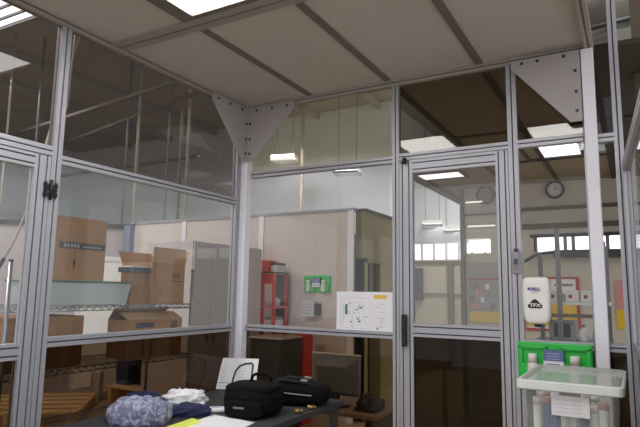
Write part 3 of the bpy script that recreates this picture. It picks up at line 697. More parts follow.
def lump(name, c, a, mat, label, cat, seed, amp=0.25, fr=3.0, rz=0, zmin=None, group=None, parent=None, ridg=False, nu=64, nv=36):
    def fn(p):
        q = Vector((p.x/a[0], p.y/a[1], p.z/a[2]))*fr*0.5 + Vector((seed*7.1, seed*3.3, seed))
        d = noise.fractal(q, 0.9, 2.1, 4)
        if ridg: d = 0.5 - 2*abs(noise.noise(q*1.3)) + 0.3*d
        return p*(1+amp*d)
    o = MB().super(c, a, 0.8, 0.8, rz, nu, nv, mat, fn, zmin).build(name, None, parent)
    if label: tag(o, label, cat, group)
    return o
lump('plastic_bag', (-1.57, 2.74, 1.43), (0.085, 0.09, 0.06), M['whitebag'], 'crumpled white plastic bag on the red rack shelf', 'bag', 3, 0.3, 4, 0, -0.049)
tag(MB().box(-1.64, -1.49, 2.64, 2.86, 1.131, 1.2, M['paper']).box(-1.63, -1.50, 2.645, 2.85, 1.2, 1.24, M['greyplastic']).build('paper_stack'), 'stack of grey and white papers on the lower red rack shelf', 'papers')

# low dark cabinet and red strip cabinet seen through the bronze pane
t = empty('low_cabinet', (-1.0, 2.0, 0), 'low dark steel cabinet behind the bronze lower pane', 'cabinet')
MB().box(-1.36, -0.92, 1.98, 2.4, 0.0, 1.03, M['cabdark']).build('cabinet_body', None, t, 0.004)
MB().box(-1.34, -0.94, 1.965, 1.98, 0.08, 1.0, M['cabdark']).build('cabinet_door', None, t, 0.003)
MB().box(-1.37, -0.91, 1.96, 2.41, 1.03, 1.05, M['cab']).build('cabinet_top', None, t)
t = empty('red_cabinet', (-0.88, 2.6, 0), 'narrow red steel cabinet between the low dark cabinet and the monitor', 'cabinet')
MB().box(-1.08, -0.95, 2.5, 2.72, 0, 1.06, M['red']).build('cabinet_body', None, t, 0.004)
MB().box(-1.07, -0.96, 2.488, 2.5, 0.05, 1.03, M['red']).build('cabinet_door', None, t, 0.002)

# eyewash station and wall box on the cream wall
def eyewash(c, label, s=1.0):
    x, y, z = c
    t = empty('eyewash_station', c, label, 'eyewash station')
    w, h = 0.1875*s, 0.105*s
    pl = MB().box(x-w, x+w, y-0.012, y, z-h, z+h, M['green']).build('backing_tray', None, t, 0.006)
    mb = MB().use(M['green'])
    for sx in (-1, 1):
        xc = x+sx*0.105*s
        mb.box(xc-0.065*s, xc+0.065*s, y-0.04, y-0.012, z-h*0.95, z-h*0.05)
        mb.box(xc-0.075*s, xc-0.055*s, y-0.03, y-0.012, z-h*0.1, z+h*0.8).box(xc+0.055*s, xc+0.075*s, y-0.03, y-0.012, z-h*0.1, z+h*0.8).box(xc-0.075*s, xc+0.075*s, y-0.03, y-0.012, z+h*0.68, z+h*0.85)
    mb.build('bottle_cradle', None, t, 0.003)
    for sx in (-1, 1):
        xc = x+sx*0.105*s
        b = MB().lathe((xc, y-0.05, z-h*0.9), [(0.024*s, 0), (0.027*s, 0.01), (0.027*s, h*0.6), (0.024*s, h*0.85), (0.016*s, h*0.95)], 16, M['whitebag']).build('bottle', None, t)
        MB().lathe((xc, y-0.05, z+h*0.02), [(0.024*s, 0), (0.024*s, 0.04*s), (0.021*s, 0.045*s)], 14, M['white']).build('bottle_cap', None, b)
    mb = MB().box(x-0.05*s, x+0.05*s, y-0.046, y-0.0125, z+h*0.12, z+h*0.66, M['bluelabel']).box(x-0.05*s, x+0.05*s, y-0.046, y-0.0125, z-h*0.35, z+h*0.12, M['paper'])
    mb.use(M['paper'])
    for k in range(3): mb.box(x-0.035*s, x+0.03*s, y-0.0468, y-0.046, z+h*(0.22+0.13*k), z+h*(0.235+0.13*k))
    mb.use(M['bluelabel'])
    for k in range(2): mb.box(x-0.035*s, x+0.03*s, y-0.0468, y-0.046, z-h*(0.22-0.16*k), z-h*(0.17-0.16*k))
    mb.build('instruction_label', None, t)
    return t
eyewash((-1.027, 2.95, 1.668), 'green eyewash station on the cream wall behind the glass', 1.06)
t = empty('wall_dispenser', (-1.09, 2.93, 1.35), 'small white and black dispenser below the far green eyewash station', 'dispenser')
MB().box(-1.214, -1.03, 2.86, 2.95, 1.25, 1.455, M['cup']).build('dispenser_body', None, t, 0.004)
MB().box(-1.03, -0.97, 2.87, 2.95, 1.27, 1.42, M['black']).build('side_holder', None, t, 0.003)
mb = MB().use(M['greypen'])
for k in range(4): mb.box(-1.20, -1.06, 2.858, 2.8595, 1.29+k*0.035, 1.30+k*0.035)
mb.build('front_print', None, t)

# desk with monitor behind the glass
t = empty('desk', (0.45, 0.6, 0), 'brown office desk behind the bronze lower pane', 'desk')
MB().box(-0.25, 0.95, 0.31, 0.93, 0.70, 0.73, M['desk']).build('desk_top', None, t, 0.003)
for x in (-0.2, 0.85): MB().box(x, x+0.05, 0.36, 0.88, 0, 0.70, M['darkgrey']).build('leg', None, t)
t = empty('monitor', (0.53, 0.55, 0.73), 'black computer monitor seen from behind on the brown desk', 'monitor')
mb = MB()
mb.use(M['greyplastic']).box(0.32, 0.73, 0.52, 0.55, 0.80, 1.10).build('bezel', None, t, 0.004)
mb = MB().use(M['steel'])
vs = [(0.33, 0.52, 1.08), (0.72, 0.52, 1.08), (0.72, 0.52, 0.81), (0.33, 0.52, 0.81), (0.40, 0.44, 1.02), (0.65, 0.44, 1.02), (0.63, 0.44, 0.84), (0.42, 0.44, 0.84)]
mb.add(vs, [(0,1,5,4),(1,2,6,5),(2,3,7,6),(3,0,4,7),(4,5,6,7),(3,2,1,0)]).build('rear_housing', None, t)
MB().box(0.47, 0.58, 0.46, 0.5, 0.735, 0.86, M['darkgrey']).build('stand_neck', None, t, 0.004)
MB().lathe((0.525, 0.5, 0.73), [(0.13, 0), (0.13, 0.008), (0.05, 0.02)], 24, M['black']).build('stand_base', None, t)
MB().box(0.318, 0.732, 0.516, 0.552, 1.098, 1.106, M['white']).build('top_edge', None, t)
t = empty('desk_telephone', (0.78, 0.5, 0.73), 'black desk telephone beside the monitor', 'telephone')
vs = [(0.745, 0.4, 0.731), (0.90, 0.4, 0.731), (0.90, 0.6, 0.731), (0.745, 0.6, 0.731), (0.745, 0.4, 0.75), (0.90, 0.4, 0.75), (0.90, 0.6, 0.8), (0.745, 0.6, 0.8)]
MB().use(M['black']).add(vs, [(3,2,1,0),(0,1,5,4),(1,2,6,5),(2,3,7,6),(3,0,4,7),(4,5,6,7)]).build('phone_base', None, t)
MB().tube([(0.775, 0.41, 0.775), (0.775, 0.43, 0.795), (0.775, 0.56, 0.825), (0.775, 0.59, 0.82)], 0.018, 10, M['black']).build('handset', None, t)

# ------------------------------------------------------------------ things on the partition with the door
# paper notice
t = empty('paper_notice', (1.01, -0.006, 1.45), 'white floor plan sheet with a yellow tag taped on the clear pane', 'notice')
x0, x1, z0, z1, y = 0.809, 1.212, 1.322, 1.578, -0.0052
MB().box(x0, x1, y-0.0008, y, z0, z1, M['paper']).build('sheet', None, t)
mb = MB(); yy = y-0.0009
def mark(ax, az, bx, bz, m): mb.box(x0+(x1-x0)*ax, x0+(x1-x0)*bx, yy-0.0006, yy, z0+(z1-z0)*az, z0+(z1-z0)*bz, m)
for (ax, az, bx, bz) in ((0.08, 0.08, 0.6, 0.085), (0.08, 0.84, 0.6, 0.845), (0.08, 0.08, 0.083, 0.84), (0.6, 0.08, 0.603, 0.84), (0.66, 0.06, 0.663, 0.78), (0.68, 0.6, 0.86, 0.605), (0.68, 0.5, 0.86, 0.505), (0.2, 0.72, 0.55, 0.725), (0.13, 0.2, 0.134, 0.72), (0.3, 0.1, 0.303, 0.7), (0.5, 0.2, 0.503, 0.6), (0.7, 0.15, 0.86, 0.155), (0.7, 0.25, 0.86, 0.255), (0.7, 0.35, 0.86, 0.355)): mark(ax, az, bx, bz, M['greypen'])
random.seed(3)
for k in range(14): a = 0.1+random.random()*0.5; b = 0.1+random.random()*0.6; mark(a, b, a+0.02+random.random()*0.05, b+0.012, M['greypen'])
for k in range(12): a = 0.31+random.random()*0.12; b = 0.15+random.random()*0.5; mark(a, b, a+0.015+random.random()*0.035, b+0.02, M['bluepen'])
for k in range(10): a = 0.7+random.random()*0.13; b = 0.1+random.random()*0.6; mark(a, b, a+0.03, b+0.01, M['greypen'])
mark(0.165, 0.42, 0.20, 0.68, M['greenpen']); mark(0.155, 0.44, 0.165, 0.66, M['greypen'])
mark(0.255, 0.22, 0.28, 0.255, M['ink']); mark(0.72, 0.07, 0.745, 0.115, M['ink'])
mb.build('plan_drawing', None, t)
MB().box(x0+(x1-x0)*0.67, x0+(x1-x0)*0.89, yy-0.0012, yy, z0+(z1-z0)*0.83, z0+(z1-z0)*0.93, M['amber']).build('tag_label', None, t)

# soap dispenser on the door post / sidelight
def sanitizer():
    t = empty('sanitizer_dispenser', (2.078, -0.055, 1.43), 'white wall mounted hand sanitizer dispenser with a dark window', 'sanitizer dispenser')
    def fn(p):
        k = 1.0 - 0.12*max(0.0, -p.z/0.125)**2; p = Vector((p.x*k, p.y*(1 if p.y > 0 else 1.0), p.z)); return p
    MB().super((2.078, -0.058, 1.547), (0.070, 0.048, 0.127), 0.28, 0.32, 0, 36, 26, M['white'], fn).build('housing', None, t)
    MB().box(2.062, 2.096, -0.07, -0.03, 1.402, 1.424, M['black']).build('nozzle', None, t, 0.003)
    n = (0, -1, 0); yf = -0.1065
    cx, cz = 2.074, 1.528
    pts = []
    for a, b in ((-0.038, -0.017), (-0.028, -0.024), (0.028, -0.024), (0.038, -0.017), (0.036, -0.006), (0.010, 0.022), (0.0, 0.026), (-0.010, 0.022), (-0.036, -0.006)): pts.append((cx+a, yf+0.004, cz+b))
    w = MB().use(M['black']).prism(pts, (0, 0, 0), (0, -0.0045, 0)).build('level_window', None, t)
    mb = MB(); put_text(mb, 'TFX', 0.026, (cx, yf-0.0015, cz-0.008), (1, 0, 0), (0, 0, 1), M['white'], 1.25, 0.02); mb.build('window_lettering', None, w)
    mb = MB(); put_text(mb, 'PURELL', 0.025, (2.072, yf-0.0012, 1.606), (1, 0, 0), (0, 0, 1), M['purple'], 0.8, 0.03)
    mb.use(M['lav']).box(2.058, 2.09, yf-0.001, yf+0.003, 1.588, 1.5915).build('logo_lettering', None, t)
    MB().box(2.01, 2.145, -0.012, -0.0, 1.44, 1.665, M['greyplastic']).build('back_plate', None, t)
    return t
sanitizer()
t = empty('door_switch', (1.972, -0.03, 1.755), 'small grey door switch box on the post between door and sidelight', 'switch')
MB().box(1.950, 1.994, -0.045, -0.0225, 1.695, 1.818, M['greyplastic']).build('switch_box', None, t, 0.004)
MB().box(1.958, 1.986, -0.050, -0.045, 1.715, 1.780, M['steel']).box(1.962, 1.982, -0.052, -0.050, 1.745, 1.775, M['darkgrey']).build('switch_plate', None, t)
MB().cyl((1.972, -0.035, 1.818), (1.972, -0.035, 1.835), 0.012, n=10, mat=M['darkgrey']).build('cable_gland', None, t)
eyewash((2.151, -0.024, 1.215), 'green eyewash station with two white capped bottles behind the frosted tote', 1.0)

# ------------------------------------------------------------------ frosted tote with lid on a small stand
t = empty('equipment_stand', (2.29, -0.63, 0), 'plain steel stand under the frosted tote', 'stand')
MB().box(2.10, 2.49, -0.93, -0.32, 0.83, 0.86, M['steel']).build('stand_top', None, t)
for x in (2.12, 2.45):
    for y in (-0.91, -0.36): MB().box(x, x+0.03, y, y+0.03, 0, 0.83, M['steel']).build('leg', None, t)
t = empty('storage_tote', (2.29, -0.62, 0.86), 'frosted storage tote with a lid and a paper label in front of the eyewash station', 'storage tote')
def rrect(x0, x1, y0, y1, r, z, n=5):
    out = []
    for (cx, cy, a0) in ((x1-r, y1-r, 0), (x0+r, y1-r, PI/2), (x0+r, y0+r, PI), (x1-r, y0+r, 1.5*PI)):
        for k in range(n+1): a = a0 + PI/2*k/n; out.append((cx+r*math.cos(a), cy+r*math.sin(a), z))
    return out
def loft(mb, rings, cap0=True, cap1=True):
    n = len(rings[0]); vs = [v for r in rings for v in r]
    fs = [(i*n+k, i*n+(k+1) % n, (i+1)*n+(k+1) % n, (i+1)*n+k) for i in range(len(rings)-1) for k in range(n)]
    mb.add(vs, fs, False)
    if cap0: mb.add(rings[0], [tuple(range(n-1, -1, -1))])
    if cap1: mb.add(rings[-1], [tuple(range(n))])
    return mb
X0, X1, Y0, Y1 = 2.128, 2.468, -0.895, -0.345
body = loft(MB().use(M['tote']), [rrect(X0+0.02, X1-0.02, Y0+0.02, Y1-0.02, 0.03, 0.862), rrect(X0, X1, Y0, Y1, 0.035, 1.203)], True, False).build('tote_body', None, t)
lid = loft(MB().use(M['totelid']), [rrect(2.122, 2.482, -0.91, -0.335, 0.022, 1.232), rrect(2.124, 2.480, -0.908, -0.337, 0.022, 1.240), rrect(2.14, 2.464, -0.89, -0.355, 0.02, 1.240), rrect(2.146, 2.458, -0.884, -0.361, 0.02, 1.234)], False, True).build('lid', None, t)
loft(MB().use(M['totelip']), [rrect(2.114, 2.490, -0.918, -0.327, 0.024, 1.203), rrect(2.108, 2.496, -0.924, -0.321, 0.026, 1.208), rrect(2.110, 2.494, -0.922, -0.323, 0.025, 1.236), rrect(2.122, 2.482, -0.91, -0.335, 0.022, 1.240)], False, False).build('lid_lip', None, lid)
MB().box(2.238, 2.374, Y0-0.0025, Y0-0.001, 1.112, 1.188, M['paper']).build('label_sheet', None, t)
lb = [o for o in t.children if o.name.startswith('label_sheet')][0]
mb = MB().use(M['palegrey'])
for k in range(4): mb.box(2.254, 2.302, Y0-0.0032, Y0-0.0026, 1.126+k*0.015, 1.128+k*0.015).box(2.31, 2.346, Y0-0.0032, Y0-0.0026, 1.126+k*0.015, 1.129+k*0.015)
mb.build('label_print', None, lb)
random.seed(11)
cols = ['tube_grey', 'tube_blue', 'tube_green', 'tube_grey', 'tube_red', 'tube_blue', 'tube_grey', 'tube_blue', 'tube_grey', 'tube_green', 'tube_blue', 'tube_grey']
for j in range(2):
    for k in range(8):
        x = X0+0.05+k*(X1-X0-0.10)/7; yb = Y0+0.05+j*0.10; h = 0.25+random.random()*0.05
        m = M[cols[(k*5+j*3) % len(cols)]]
        c = empty('sample_tube', (x, yb, 0.868), 'tall capped tube standing inside the frosted tote', 'tube', 'tubes inside the frosted tote')
        MB().cyl((x, yb, 0.868), (x, yb, 0.868+h), 0.0165, n=12, mat=m).build('tube_body', None, c)
        MB().cyl((x, yb, 0.868+h), (x, yb, 0.868+h+0.025), 0.0175, n=12, mat=M[['white', 'pink', 'white'][k % 3]]).build('cap', None, c)

# ------------------------------------------------------------------ bay contents beyond the sidelight
def reflected_clock(x, z, r, face, ring, label, tilt=0):  # clocks modelled beyond the glass in place of reflections in it
    t = empty('reflected_clock', (x, 3.95, z), label, 'clock')
    MB().cyl((x, 4.0, z), (x, 3.965, z), r, n=40, mat=face).build('dial', None, t)
    n = 40; mb = MB().use(ring); vs = []; fs = []
    for k in range(n):
        a = 2*PI*k/n
        for rr, yy in ((r*0.80, 3.965), (r*0.82, 3.95), (r*1.04, 3.95), (r*1.06, 3.99)): vs.append((x+rr*math.cos(a), yy, z+rr*math.sin(a)))
    for k in range(n):
        for q in range(3): fs.append((k*4+q, k*4+q+1, ((k+1) % n)*4+q+1, ((k+1) % n)*4+q))
    mb.add(vs, fs, True).build('rim', None, t)
    mb = MB()
    for k in range(12):
        a = PI/2 - 2*PI*(k+1)/12
        put_text(mb, str(k+1), r*0.24, (x+r*0.68*math.cos(a), 3.963, z+r*0.68*math.sin(a)), (1, 0, 0), (0, 0, 1), ring)
    mb.build('numerals', None, t)
    for nm, a, L, w in (('hour_hand', math.radians(62), 0.42, 0.03), ('minute_hand', math.radians(8), 0.62, 0.02)):
        d = Vector((math.cos(a), 0, math.sin(a))); MB().obox(Vector((x, 3.960, z))+d*r*L/2, d, (0, 1, 0), d.cross(Vector((0, 1, 0))), r*L/2, 0.001, r*w, ring).build(nm, None, t)
    return t
reflected_clock(1.752, 2.868, 0.106, M['facewhite'], M['black'], 'black rimmed round clock with white dial standing in for a reflection in the sidelight')
reflected_clock(0.91, 2.862, 0.118, M['facegrey'], M['ringgrey'], 'dull grey round clock standing in for a clock reflection in the door glass')

for xa, xb, z, lab in ((0.64, 0.88, 2.775, 'short glowing bar for a reflection beside the dull grey clock'), (0.66, 1.03, 2.452, 'longer glowing bar for a reflection under the dull grey clock')):  # two added glowing bars imitate light streaks reflected in the door glass
    t = empty('reflection_bar', ((xa+xb)/2, 3.96, z), lab, 'lamp')
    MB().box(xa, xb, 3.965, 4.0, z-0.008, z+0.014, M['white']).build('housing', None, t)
    MB().cyl((xa+0.01, 3.955, z), (xb-0.01, 3.955, z), 0.011, n=10, mat=M['bar_glow']).build('tube', None, t)
t = empty('safety_poster', (1.75, 3.99, 1.5), 'red framed poster with white top and yellow foot behind the sanitizer dispenser', 'poster')
MB().box(1.36, 1.94, 3.985, 3.995, 1.17, 1.77, M['paper']).build('sheet', None, t)
MB().box(1.36, 1.94, 3.980, 3.985, 1.19, 1.50, M['yellow']).build('yellow_panel', None, t)
mb = MB().use(M['redposter']).box(1.33, 1.97, 3.97, 4.0, 1.77, 1.79).box(1.33, 1.97, 3.97, 4.0, 1.14, 1.17).box(1.33, 1.36, 3.97, 4.0, 1.17, 1.77).box(1.94, 1.97, 3.97, 4.0, 1.17, 1.77); mb.build('poster_frame', None, t)
mb = MB().use(M['ink'])
for k in range(9): mb.box(1.70+k*0.023, 1.715+k*0.023, 3.983, 3.985, 1.68, 1.71)
for k in range(6): mb.box(1.42+k*0.04, 1.45+k*0.04, 3.983, 3.985, 1.72, 1.73)
mb.build('printed_lines', None, t)
t = empty('notice_board', (0.82, 3.99, 1.5), 'grey notice board of coloured sheets with a red top edge, in the door glass', 'notice board')
MB().box(0.66, 1.15, 3.98, 3.995, 1.2, 1.98, M['boardgrey']).build('board', None, t)
MB().box(0.66, 1.15, 3.972, 3.98, 1.755, 1.775, M['redposter']).build('red_edge', None, t)
random.seed(5)
for k in range(5):
    for j in range(4):
        m = M[['pink', 'lav', 'greypen', 'boardgrey', 'pink', 'lav', 'paper', 'steel', 'greypen'][(k*4+j*7) % 9]]
        MB().box(0.68+k*0.065, 0.73+k*0.065, 3.974, 3.98, 1.38+j*0.085, 1.45+j*0.085, m).build('pinned_sheet', None, t)
MB().box(0.67, 1.05, 3.972, 3.98, 1.215, 1.35, M['yellow']).build('yellow_panel', None, t)
t = empty('safety_poster', (2.48, 3.99, 1.5), 'pink and yellow poster past the white post on the end wall', 'poster')
MB().box(2.35, 2.6, 3.985, 3.998, 1.42, 1.76, M['pink']).build('pink_sheet', None, t)
MB().box(2.35, 2.6, 3.985, 3.998, 1.2, 1.42, M['yellow']).build('yellow_sheet', None, t)

# rack with three boxes
t = empty('bench_rack', (2.2, 1.2, 0), 'steel rack with a white shelf behind the sanitizer dispenser', 'rack')
for x, y, zt in ((2.075, 1.02, 2.06), (1.90, 1.42, 1.9), (2.37, 1.02, 1.95), (2.37, 1.42, 1.95)):
    mb = MB().box(x-0.016, x+0.016, y-0.012, y+0.012, 0, zt, M['steel']).use(M['darkgrey'])
    for k in range(18): mb.box(x-0.004, x+0.004, y-0.0135, y-0.0115, 0.95+k*0.03, 0.965+k*0.03)
    mb.build('slotted_post', None, t)
MB().box(1.88, 2.39, 1.034, 1.405, 1.508, 1.53, M['white']).build('shelf_board', None, t)
MB().box(1.88, 2.39, 1.0, 1.03, 1.42, 1.445, M['railbrown']).build('cross_bar', None, t)
MB().box(1.88, 2.39, 1.035, 1.43, 1.235, 1.25, M['steel']).build('lower_shelf', None, t)
for k, x in enumerate((2.035, 2.155, 2.255)):
    b = empty('tape_box', (x, 1.12, 1.53), ['white carton with a red dot partly behind the sanitizer dispenser', 'white carton with a red dot, middle of three on the rack shelf', 'white carton with a red dot next to the white post'][k], 'box', 'white cartons on the rack shelf')
    MB().box(x-0.045, x+0.045, 1.06, 1.2, 1.532, 1.612, M['white']).build('carton_body', None, b, 0.003)
    MB().cyl((x-0.012, 1.06, 1.567), (x-0.012, 1.058, 1.567), 0.014, n=16, mat=M['redposter']).build('red_dot', None, b)
    if k < 2: tag(MB().box(x+0.05, x+0.07, 1.07, 1.15, 1.532, 1.587, M['tube_green']).build('spacer_block'), ['small sage block after the first white carton', 'small sage block after the middle white carton'][k], 'block')
t = empty('bench_instrument', (2.07, 1.2, 1.25), 'grey bench instrument with a dark screen on the lower rack shelf', 'instrument')
MB().box(1.985, 2.165, 1.1, 1.3, 1.252, 1.392, M['greyplastic']).build('instrument_body', None, t, 0.006)
MB().box(2.02, 2.13, 1.097, 1.1, 1.275, 1.37, M['black']).build('screen', None, t)
t = empty('lab_bottle', (2.215, 1.12, 1.25), 'white squeeze bottle beside the grey instrument', 'bottle')
MB().lathe((2.215, 1.12, 1.252), [(0.03, 0), (0.032, 0.01), (0.032, 0.08), (0.012, 0.1)], 16, M['white']).build('bottle_body', None, t)
MB().cyl((2.215, 1.12, 1.35), (2.215, 1.12, 1.37), 0.013, n=12, mat=M['greyplastic']).build('cap', None, t)
t = empty('lab_bottle', (2.30, 1.10, 1.25), 'dark bottle with a pale label next to the white post', 'bottle')
MB().lathe((2.30, 1.10, 1.252), [(0.026, 0), (0.027, 0.01), (0.027, 0.07), (0.01, 0.085)], 16, M['black']).build('bottle_body', None, t)
MB().cyl((2.30, 1.10, 1.335), (2.30, 1.10, 1.355), 0.011, n=12, mat=M['darkgrey']).build('cap', None, t)

# white cord hanging behind the side door
t = empty('ceiling_drop_cable', (-0.25, -1.6, 1.6), 'white cord with a black plug hanging behind the side door glass', 'cord')
MB().tube([(-0.25, -1.33, 5.6), (-0.25, -1.34, 3.5), (-0.25, -1.36, 2.62), (-0.25, -1.45, 2.4), (-0.25, -1.50, 2.25), (-0.25, -1.54, 2.02), (-0.25, -1.60, 1.83), (-0.25, -1.65, 1.72)], 0.006, 8, M['conduit']).build('cable', None, t)
MB().tube([(-0.25, -1.65, 1.72), (-0.25, -1.68, 1.66), (-0.25, -1.70, 1.62)], 0.010, 8, M['black']).build('plug', None, t)

# ------------------------------------------------------------------ workbench in the corner and what lies on it
t = empty('workbench', (0.48, -1.2, 0), 'grey topped workbench in the corner under the bags', 'workbench')
MB().box(0.03, 0.91, -2.3, -0.09, 0.865, 0.90, M['bench']).build('bench_top', None, t, 0.004)
for x in (0.06, 0.84):
    for y in (-2.25, -0.15): MB().box(x, x+0.04, y, y+0.04, 0, 0.865, M['darkgrey']).build('leg', None, t)
BZ = 0.90
# camera bag with handle
rz = 0.22
def soft(c, a, e1, e2, rz, sag=0.0, seed=1, amp=0.02):
    def fn(p):
        q = Vector((p.x*9, p.y*9, p.z*9)) + Vector((seed*3.1, 0, seed)); return p*(1+amp*noise.noise(q))
    return MB().super(c, a, e1, e2, rz, 44, 28, M['blackfab'], fn, BZ+0.0005-c[2])
R2 = Matrix.Rotation(rz, 3, 'Z')
bc = Vector((0.675, -0.725, BZ))
def bp(x, y, z): return bc + R2 @ Vector((x, y, z))
t = empty('camera_bag', tuple(bc), 'black rounded camera bag with a top handle on the workbench', 'bag')
soft((bc.x, bc.y, BZ+0.078), (0.16, 0.135, 0.082), 0.55, 0.7, rz, seed=1).build('bag_body', None, t)
soft(tuple(bp(0, -0.125, 0.05)), (0.11, 0.03, 0.045), 0.5, 0.4, rz, seed=2).build('front_pocket', None, t)
MB().super(tuple(bp(0, 0, 0.142)), (0.145, 0.12, 0.03), 0.6, 0.5, rz, 40, 14, M['blackfab']).build('lid_flap', None, t)
MB().tube([bp(-0.162*math.cos(a), -0.132*math.sin(a), 0.112) for a in [PI*k/24 for k in range(25)]], 0.004, 6, M['blacktrim']).build('zip', None, t)
MB().tube([bp(-0.04, 0.05, 0.165), bp(-0.035, 0.05, 0.195), bp(-0.015, 0.05, 0.207), bp(0.055, 0.05, 0.21), bp(0.075, 0.05, 0.195), bp(0.08, 0.05, 0.165)], 0.009, 8, M['blackfab']).build('handle', None, t)
mb = MB().obox(bp(-0.02, -0.158, 0.06), R2 @ Vector((1,0,0)), R2 @ Vector((0,1,0)), (0,0,1), 0.03, 0.002, 0.005, M['steel']); mb.build('emblem', None, t)
# camera backpack lying behind
rz2 = 0.35; R3 = Matrix.Rotation(rz2, 3, 'Z'); kc = Vector((0.73, -0.33, BZ))
def kp(x, y, z): return kc + R3 @ Vector((x, y, z))
t = empty('backpack', tuple(kc), 'black backpack lying flat behind the camera bag with its straps up', 'backpack')
def slope(p): return Vector((p.x, p.y, p.z*(1.0 - 0.9*p.x)))
MB().super((kc.x, kc.y, BZ+0.062), (0.19, 0.125, 0.062), 0.5, 0.5, rz2, 44, 26, M['blackfab'], slope, -0.0618).build('bag_body', None, t)
for sy in (-0.055, 0.05):
    MB().tube([kp(-0.15, sy, 0.125), kp(-0.08, sy*1.15, 0.142), kp(0.02, sy*1.15, 0.134), kp(0.10, sy, 0.118), kp(0.165, sy*0.8, 0.088)], 0.012, 8, M['blacktrim']).build('strap', None, t)
    MB().obox(kp(0.04, sy*1.12, 0.145), R3 @ Vector((1,0,-0.1)), R3 @ Vector((0,1,0)), (0.1,0,1), 0.02, 0.016, 0.004, M['greyplastic']).build('buckle', None, t)
MB().tube([kp(-0.08, -0.128, 0.08), kp(0.0, -0.13, 0.075), kp(0.08, -0.128, 0.07), kp(0.15, -0.09, 0.065)], 0.004, 6, M['greyplastic']).build('zip', None, t)
# brass fittings of cables lying before the backpack
for k, (x, y, lab) in enumerate(((0.865, -0.58, 'brass cable fitting lying beside the camera bag'), (0.875, -0.45, 'smaller brass fitting lying by the backpack'))):
    o = MB().cyl((x-0.012, y-0.01, BZ+0.013), (x+0.02, y+0.012, BZ+0.013), 0.013, n=12, mat=M['gold']).cyl((x+0.02, y+0.012, BZ+0.013), (x+0.03, y+0.019, BZ+0.013), 0.008, n=10, mat=M['steel']).build('cable_fitting'); tag(o, lab, 'fitting')
# drawing in a stand
t = empty('display_sheet', (0.18, -0.22, BZ), 'white sheet with a black arch drawing propped in front of the white corner post', 'sheet')
A = [Vector((0.015, -0.26, BZ+0.004)), Vector((0.325, -0.235, BZ+0.022)), Vector((0.29, -0.15, BZ+0.215)), Vector((-0.005+0.002, -0.175, BZ+0.203))]
un = (A[1]-A[0]).cross(A[3]-A[0]).normalized()
MB().use(M['paper']).prism(A, (0, 0, 0), -un*0.002).build('sheet', None, t)
def ap(a, b): return A[0].lerp(A[1], a).lerp(A[3].lerp(A[2], a), b) + un*0.0015
MB().tube([ap(0.40, 0.0), ap(0.41, 0.35), ap(0.44, 0.58), ap(0.52, 0.74), ap(0.66, 0.82), ap(0.82, 0.85), ap(0.87, 0.8), ap(0.88, 0.5), ap(0.885, 0.3)], 0.0075, 6, M['darkgrey']).build('arch_drawing', None, t)
mb = MB().use(M['greypen'])
for k in range(9):
    b = 0.12+k*0.09
    for a in (0.08, 0.5, 0.62, 0.74): mb.tube([ap(a, b), ap(a+0.08, b)], 0.0012, 4)
mb.tube([ap(0.03, 0.2), ap(0.97, 0.2)], 0.0015, 4, M['ink']); mb.build('printed_lines', None, t)
MB().use(M['greyplastic']).prism([Vector((0.10, -0.1, BZ)), Vector((0.28, -0.095, BZ)), A[3].lerp(A[2], 0.75)-un*0.004, A[3].lerp(A[2], 0.2)-un*0.004], (0, 0, 0), -un*0.002).build('prop_leg', None, t)
# crumpled garments
def net(c, a, rz, mat):
    def fn(p):
        u = p.x/a[0]; d = 0.045*math.sin(u*17 + 2.2*noise.noise(Vector((p.y*9, p.z*9, 1.3)))) + 0.10*noise.noise(Vector((u*1.6, p.y*11, p.z*11+4))) + 0.03*noise.noise(p*60)
        return p*(1+d)
    return MB().super(c, a, 0.75, 0.8, rz, 110, 60, mat, fn, -a[2]*0.45).build('hair_net_pile')
tag(net((0.295, -1.195, BZ+0.0385), (0.165, 0.105, 0.085), 0.5, M['bouffant']), 'bunched pale blue hair net on the workbench near the side door', 'hair net')
lump('navy_garment', (0.115, -1.02, BZ+0.038), (0.098, 0.05, 0.068), M['navy'], 'folded navy garment behind the bunched pale hair net', 'garment', 5, 0.25, 4, 0.55, -0.037)
lump('navy_garment', (0.412, -0.957, BZ+0.022), (0.11, 0.055, 0.045), M['navy'], 'flat navy garment in front of the white crumpled gown', 'garment', 8, 0.25, 4, 0.7, -0.021)
lump('crumpled_gown', (0.265, -0.83, BZ+0.042), (0.12, 0.06, 0.058), M['gown'], 'crumpled white disposable gown between the navy garments and the camera bag', 'gown', 4, 0.35, 6, 0.6, -0.041)
def sheet(name, pts, z, mat, label, cat):
    o = MB().use(mat).prism([(x, y, z) for x, y in pts], (0, 0, 0), (0, 0, 0.0015)).build(name); tag(o, label, cat); return o
sheet('paper_sheet', [(0.545, -1.20), (0.505, -0.86), (0.80, -0.885), (0.855, -1.20)], BZ, M['paper'], 'blank white paper sheet lying in front of the camera bag', 'paper')
sheet('lime_sheet', [(0.50, -1.24), (0.47, -0.99), (0.56, -1.02), (0.60, -1.24)], BZ+0.0018, M['lime'], 'lime yellow sheet at the edge of the blank white paper', 'paper')
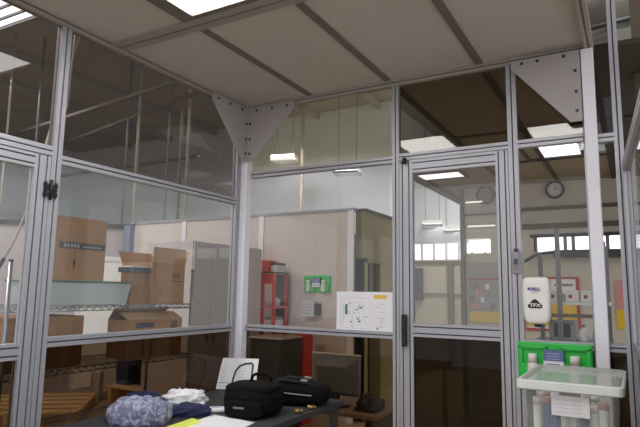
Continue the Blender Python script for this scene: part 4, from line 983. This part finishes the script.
t = empty('wipe_packet', (0.47, -0.80, BZ), 'small white printed packet between the gown and the camera bag', 'packet')
MB().super((0.47, -0.79, BZ+0.012), (0.055, 0.04, 0.012), 0.5, 0.3, 0.7, 24, 10, M['paper']).build('packet_body', None, t)
MB().obox((0.47, -0.79, BZ+0.0235), (0.76, 0.64, 0), (-0.64, 0.76, 0), (0,0,1), 0.03, 0.006, 0.001, M['bluelabel']).obox((0.475, -0.81, BZ+0.023), (0.76, 0.64, 0), (-0.64, 0.76, 0), (0,0,1), 0.02, 0.004, 0.001, M['greypen']).build('packet_print', None, t)

# ------------------------------------------------------------------ light
def area(name, loc, sx, sy, power, color=(1, 0.97, 0.93), rot=(0, 0, 0)):
    l = bpy.data.lights.new(name, 'AREA'); l.shape = 'RECTANGLE'; l.size = sx; l.size_y = sy; l.energy = power; l.color = color
    o = bpy.data.objects.new(name, l); COL.objects.link(o); o.location = loc; o.rotation_euler = rot; return o
area('hall_fill_light', (-4.35, 0.25, 4.93), 1.2, 0.6, 78)
area('hall_fill_light', (-6.65, 1.75, 4.93), 1.2, 0.6, 92)  # this and those below have no seen fixture; added to brighten the hall
area('hall_fill_light', (-3.5, 5.4, 4.6), 1.2, 0.6, 70)
area('hall_fill_light', (-2.2, -3.2, 5.2), 1.2, 0.6, 170)
area('hall_fill_light', (0.0, 6.6, 4.3), 1.2, 0.6, 70)
w = bpy.data.worlds.new('hall_daylight'); SC.world = w; w.use_nodes = True
bg = w.node_tree.nodes['Background']; bg.inputs['Color'].default_value = (0.95, 0.96, 1.0, 1); bg.inputs['Strength'].default_value = 1.05

SC.view_settings.view_transform = 'Standard'; SC.view_settings.look = 'None'
SC.view_settings.gamma = 1.0; SC.view_settings.use_curve_mapping = False
SC.view_settings.exposure = 0.0
SC.cycles.max_bounces = 10; SC.cycles.transparent_max_bounces = 24; SC.cycles.diffuse_bounces = 5; SC.cycles.glossy_bounces = 5
SC.cycles.use_denoising = True
SC.cycles.sample_clamp_indirect = 4.0
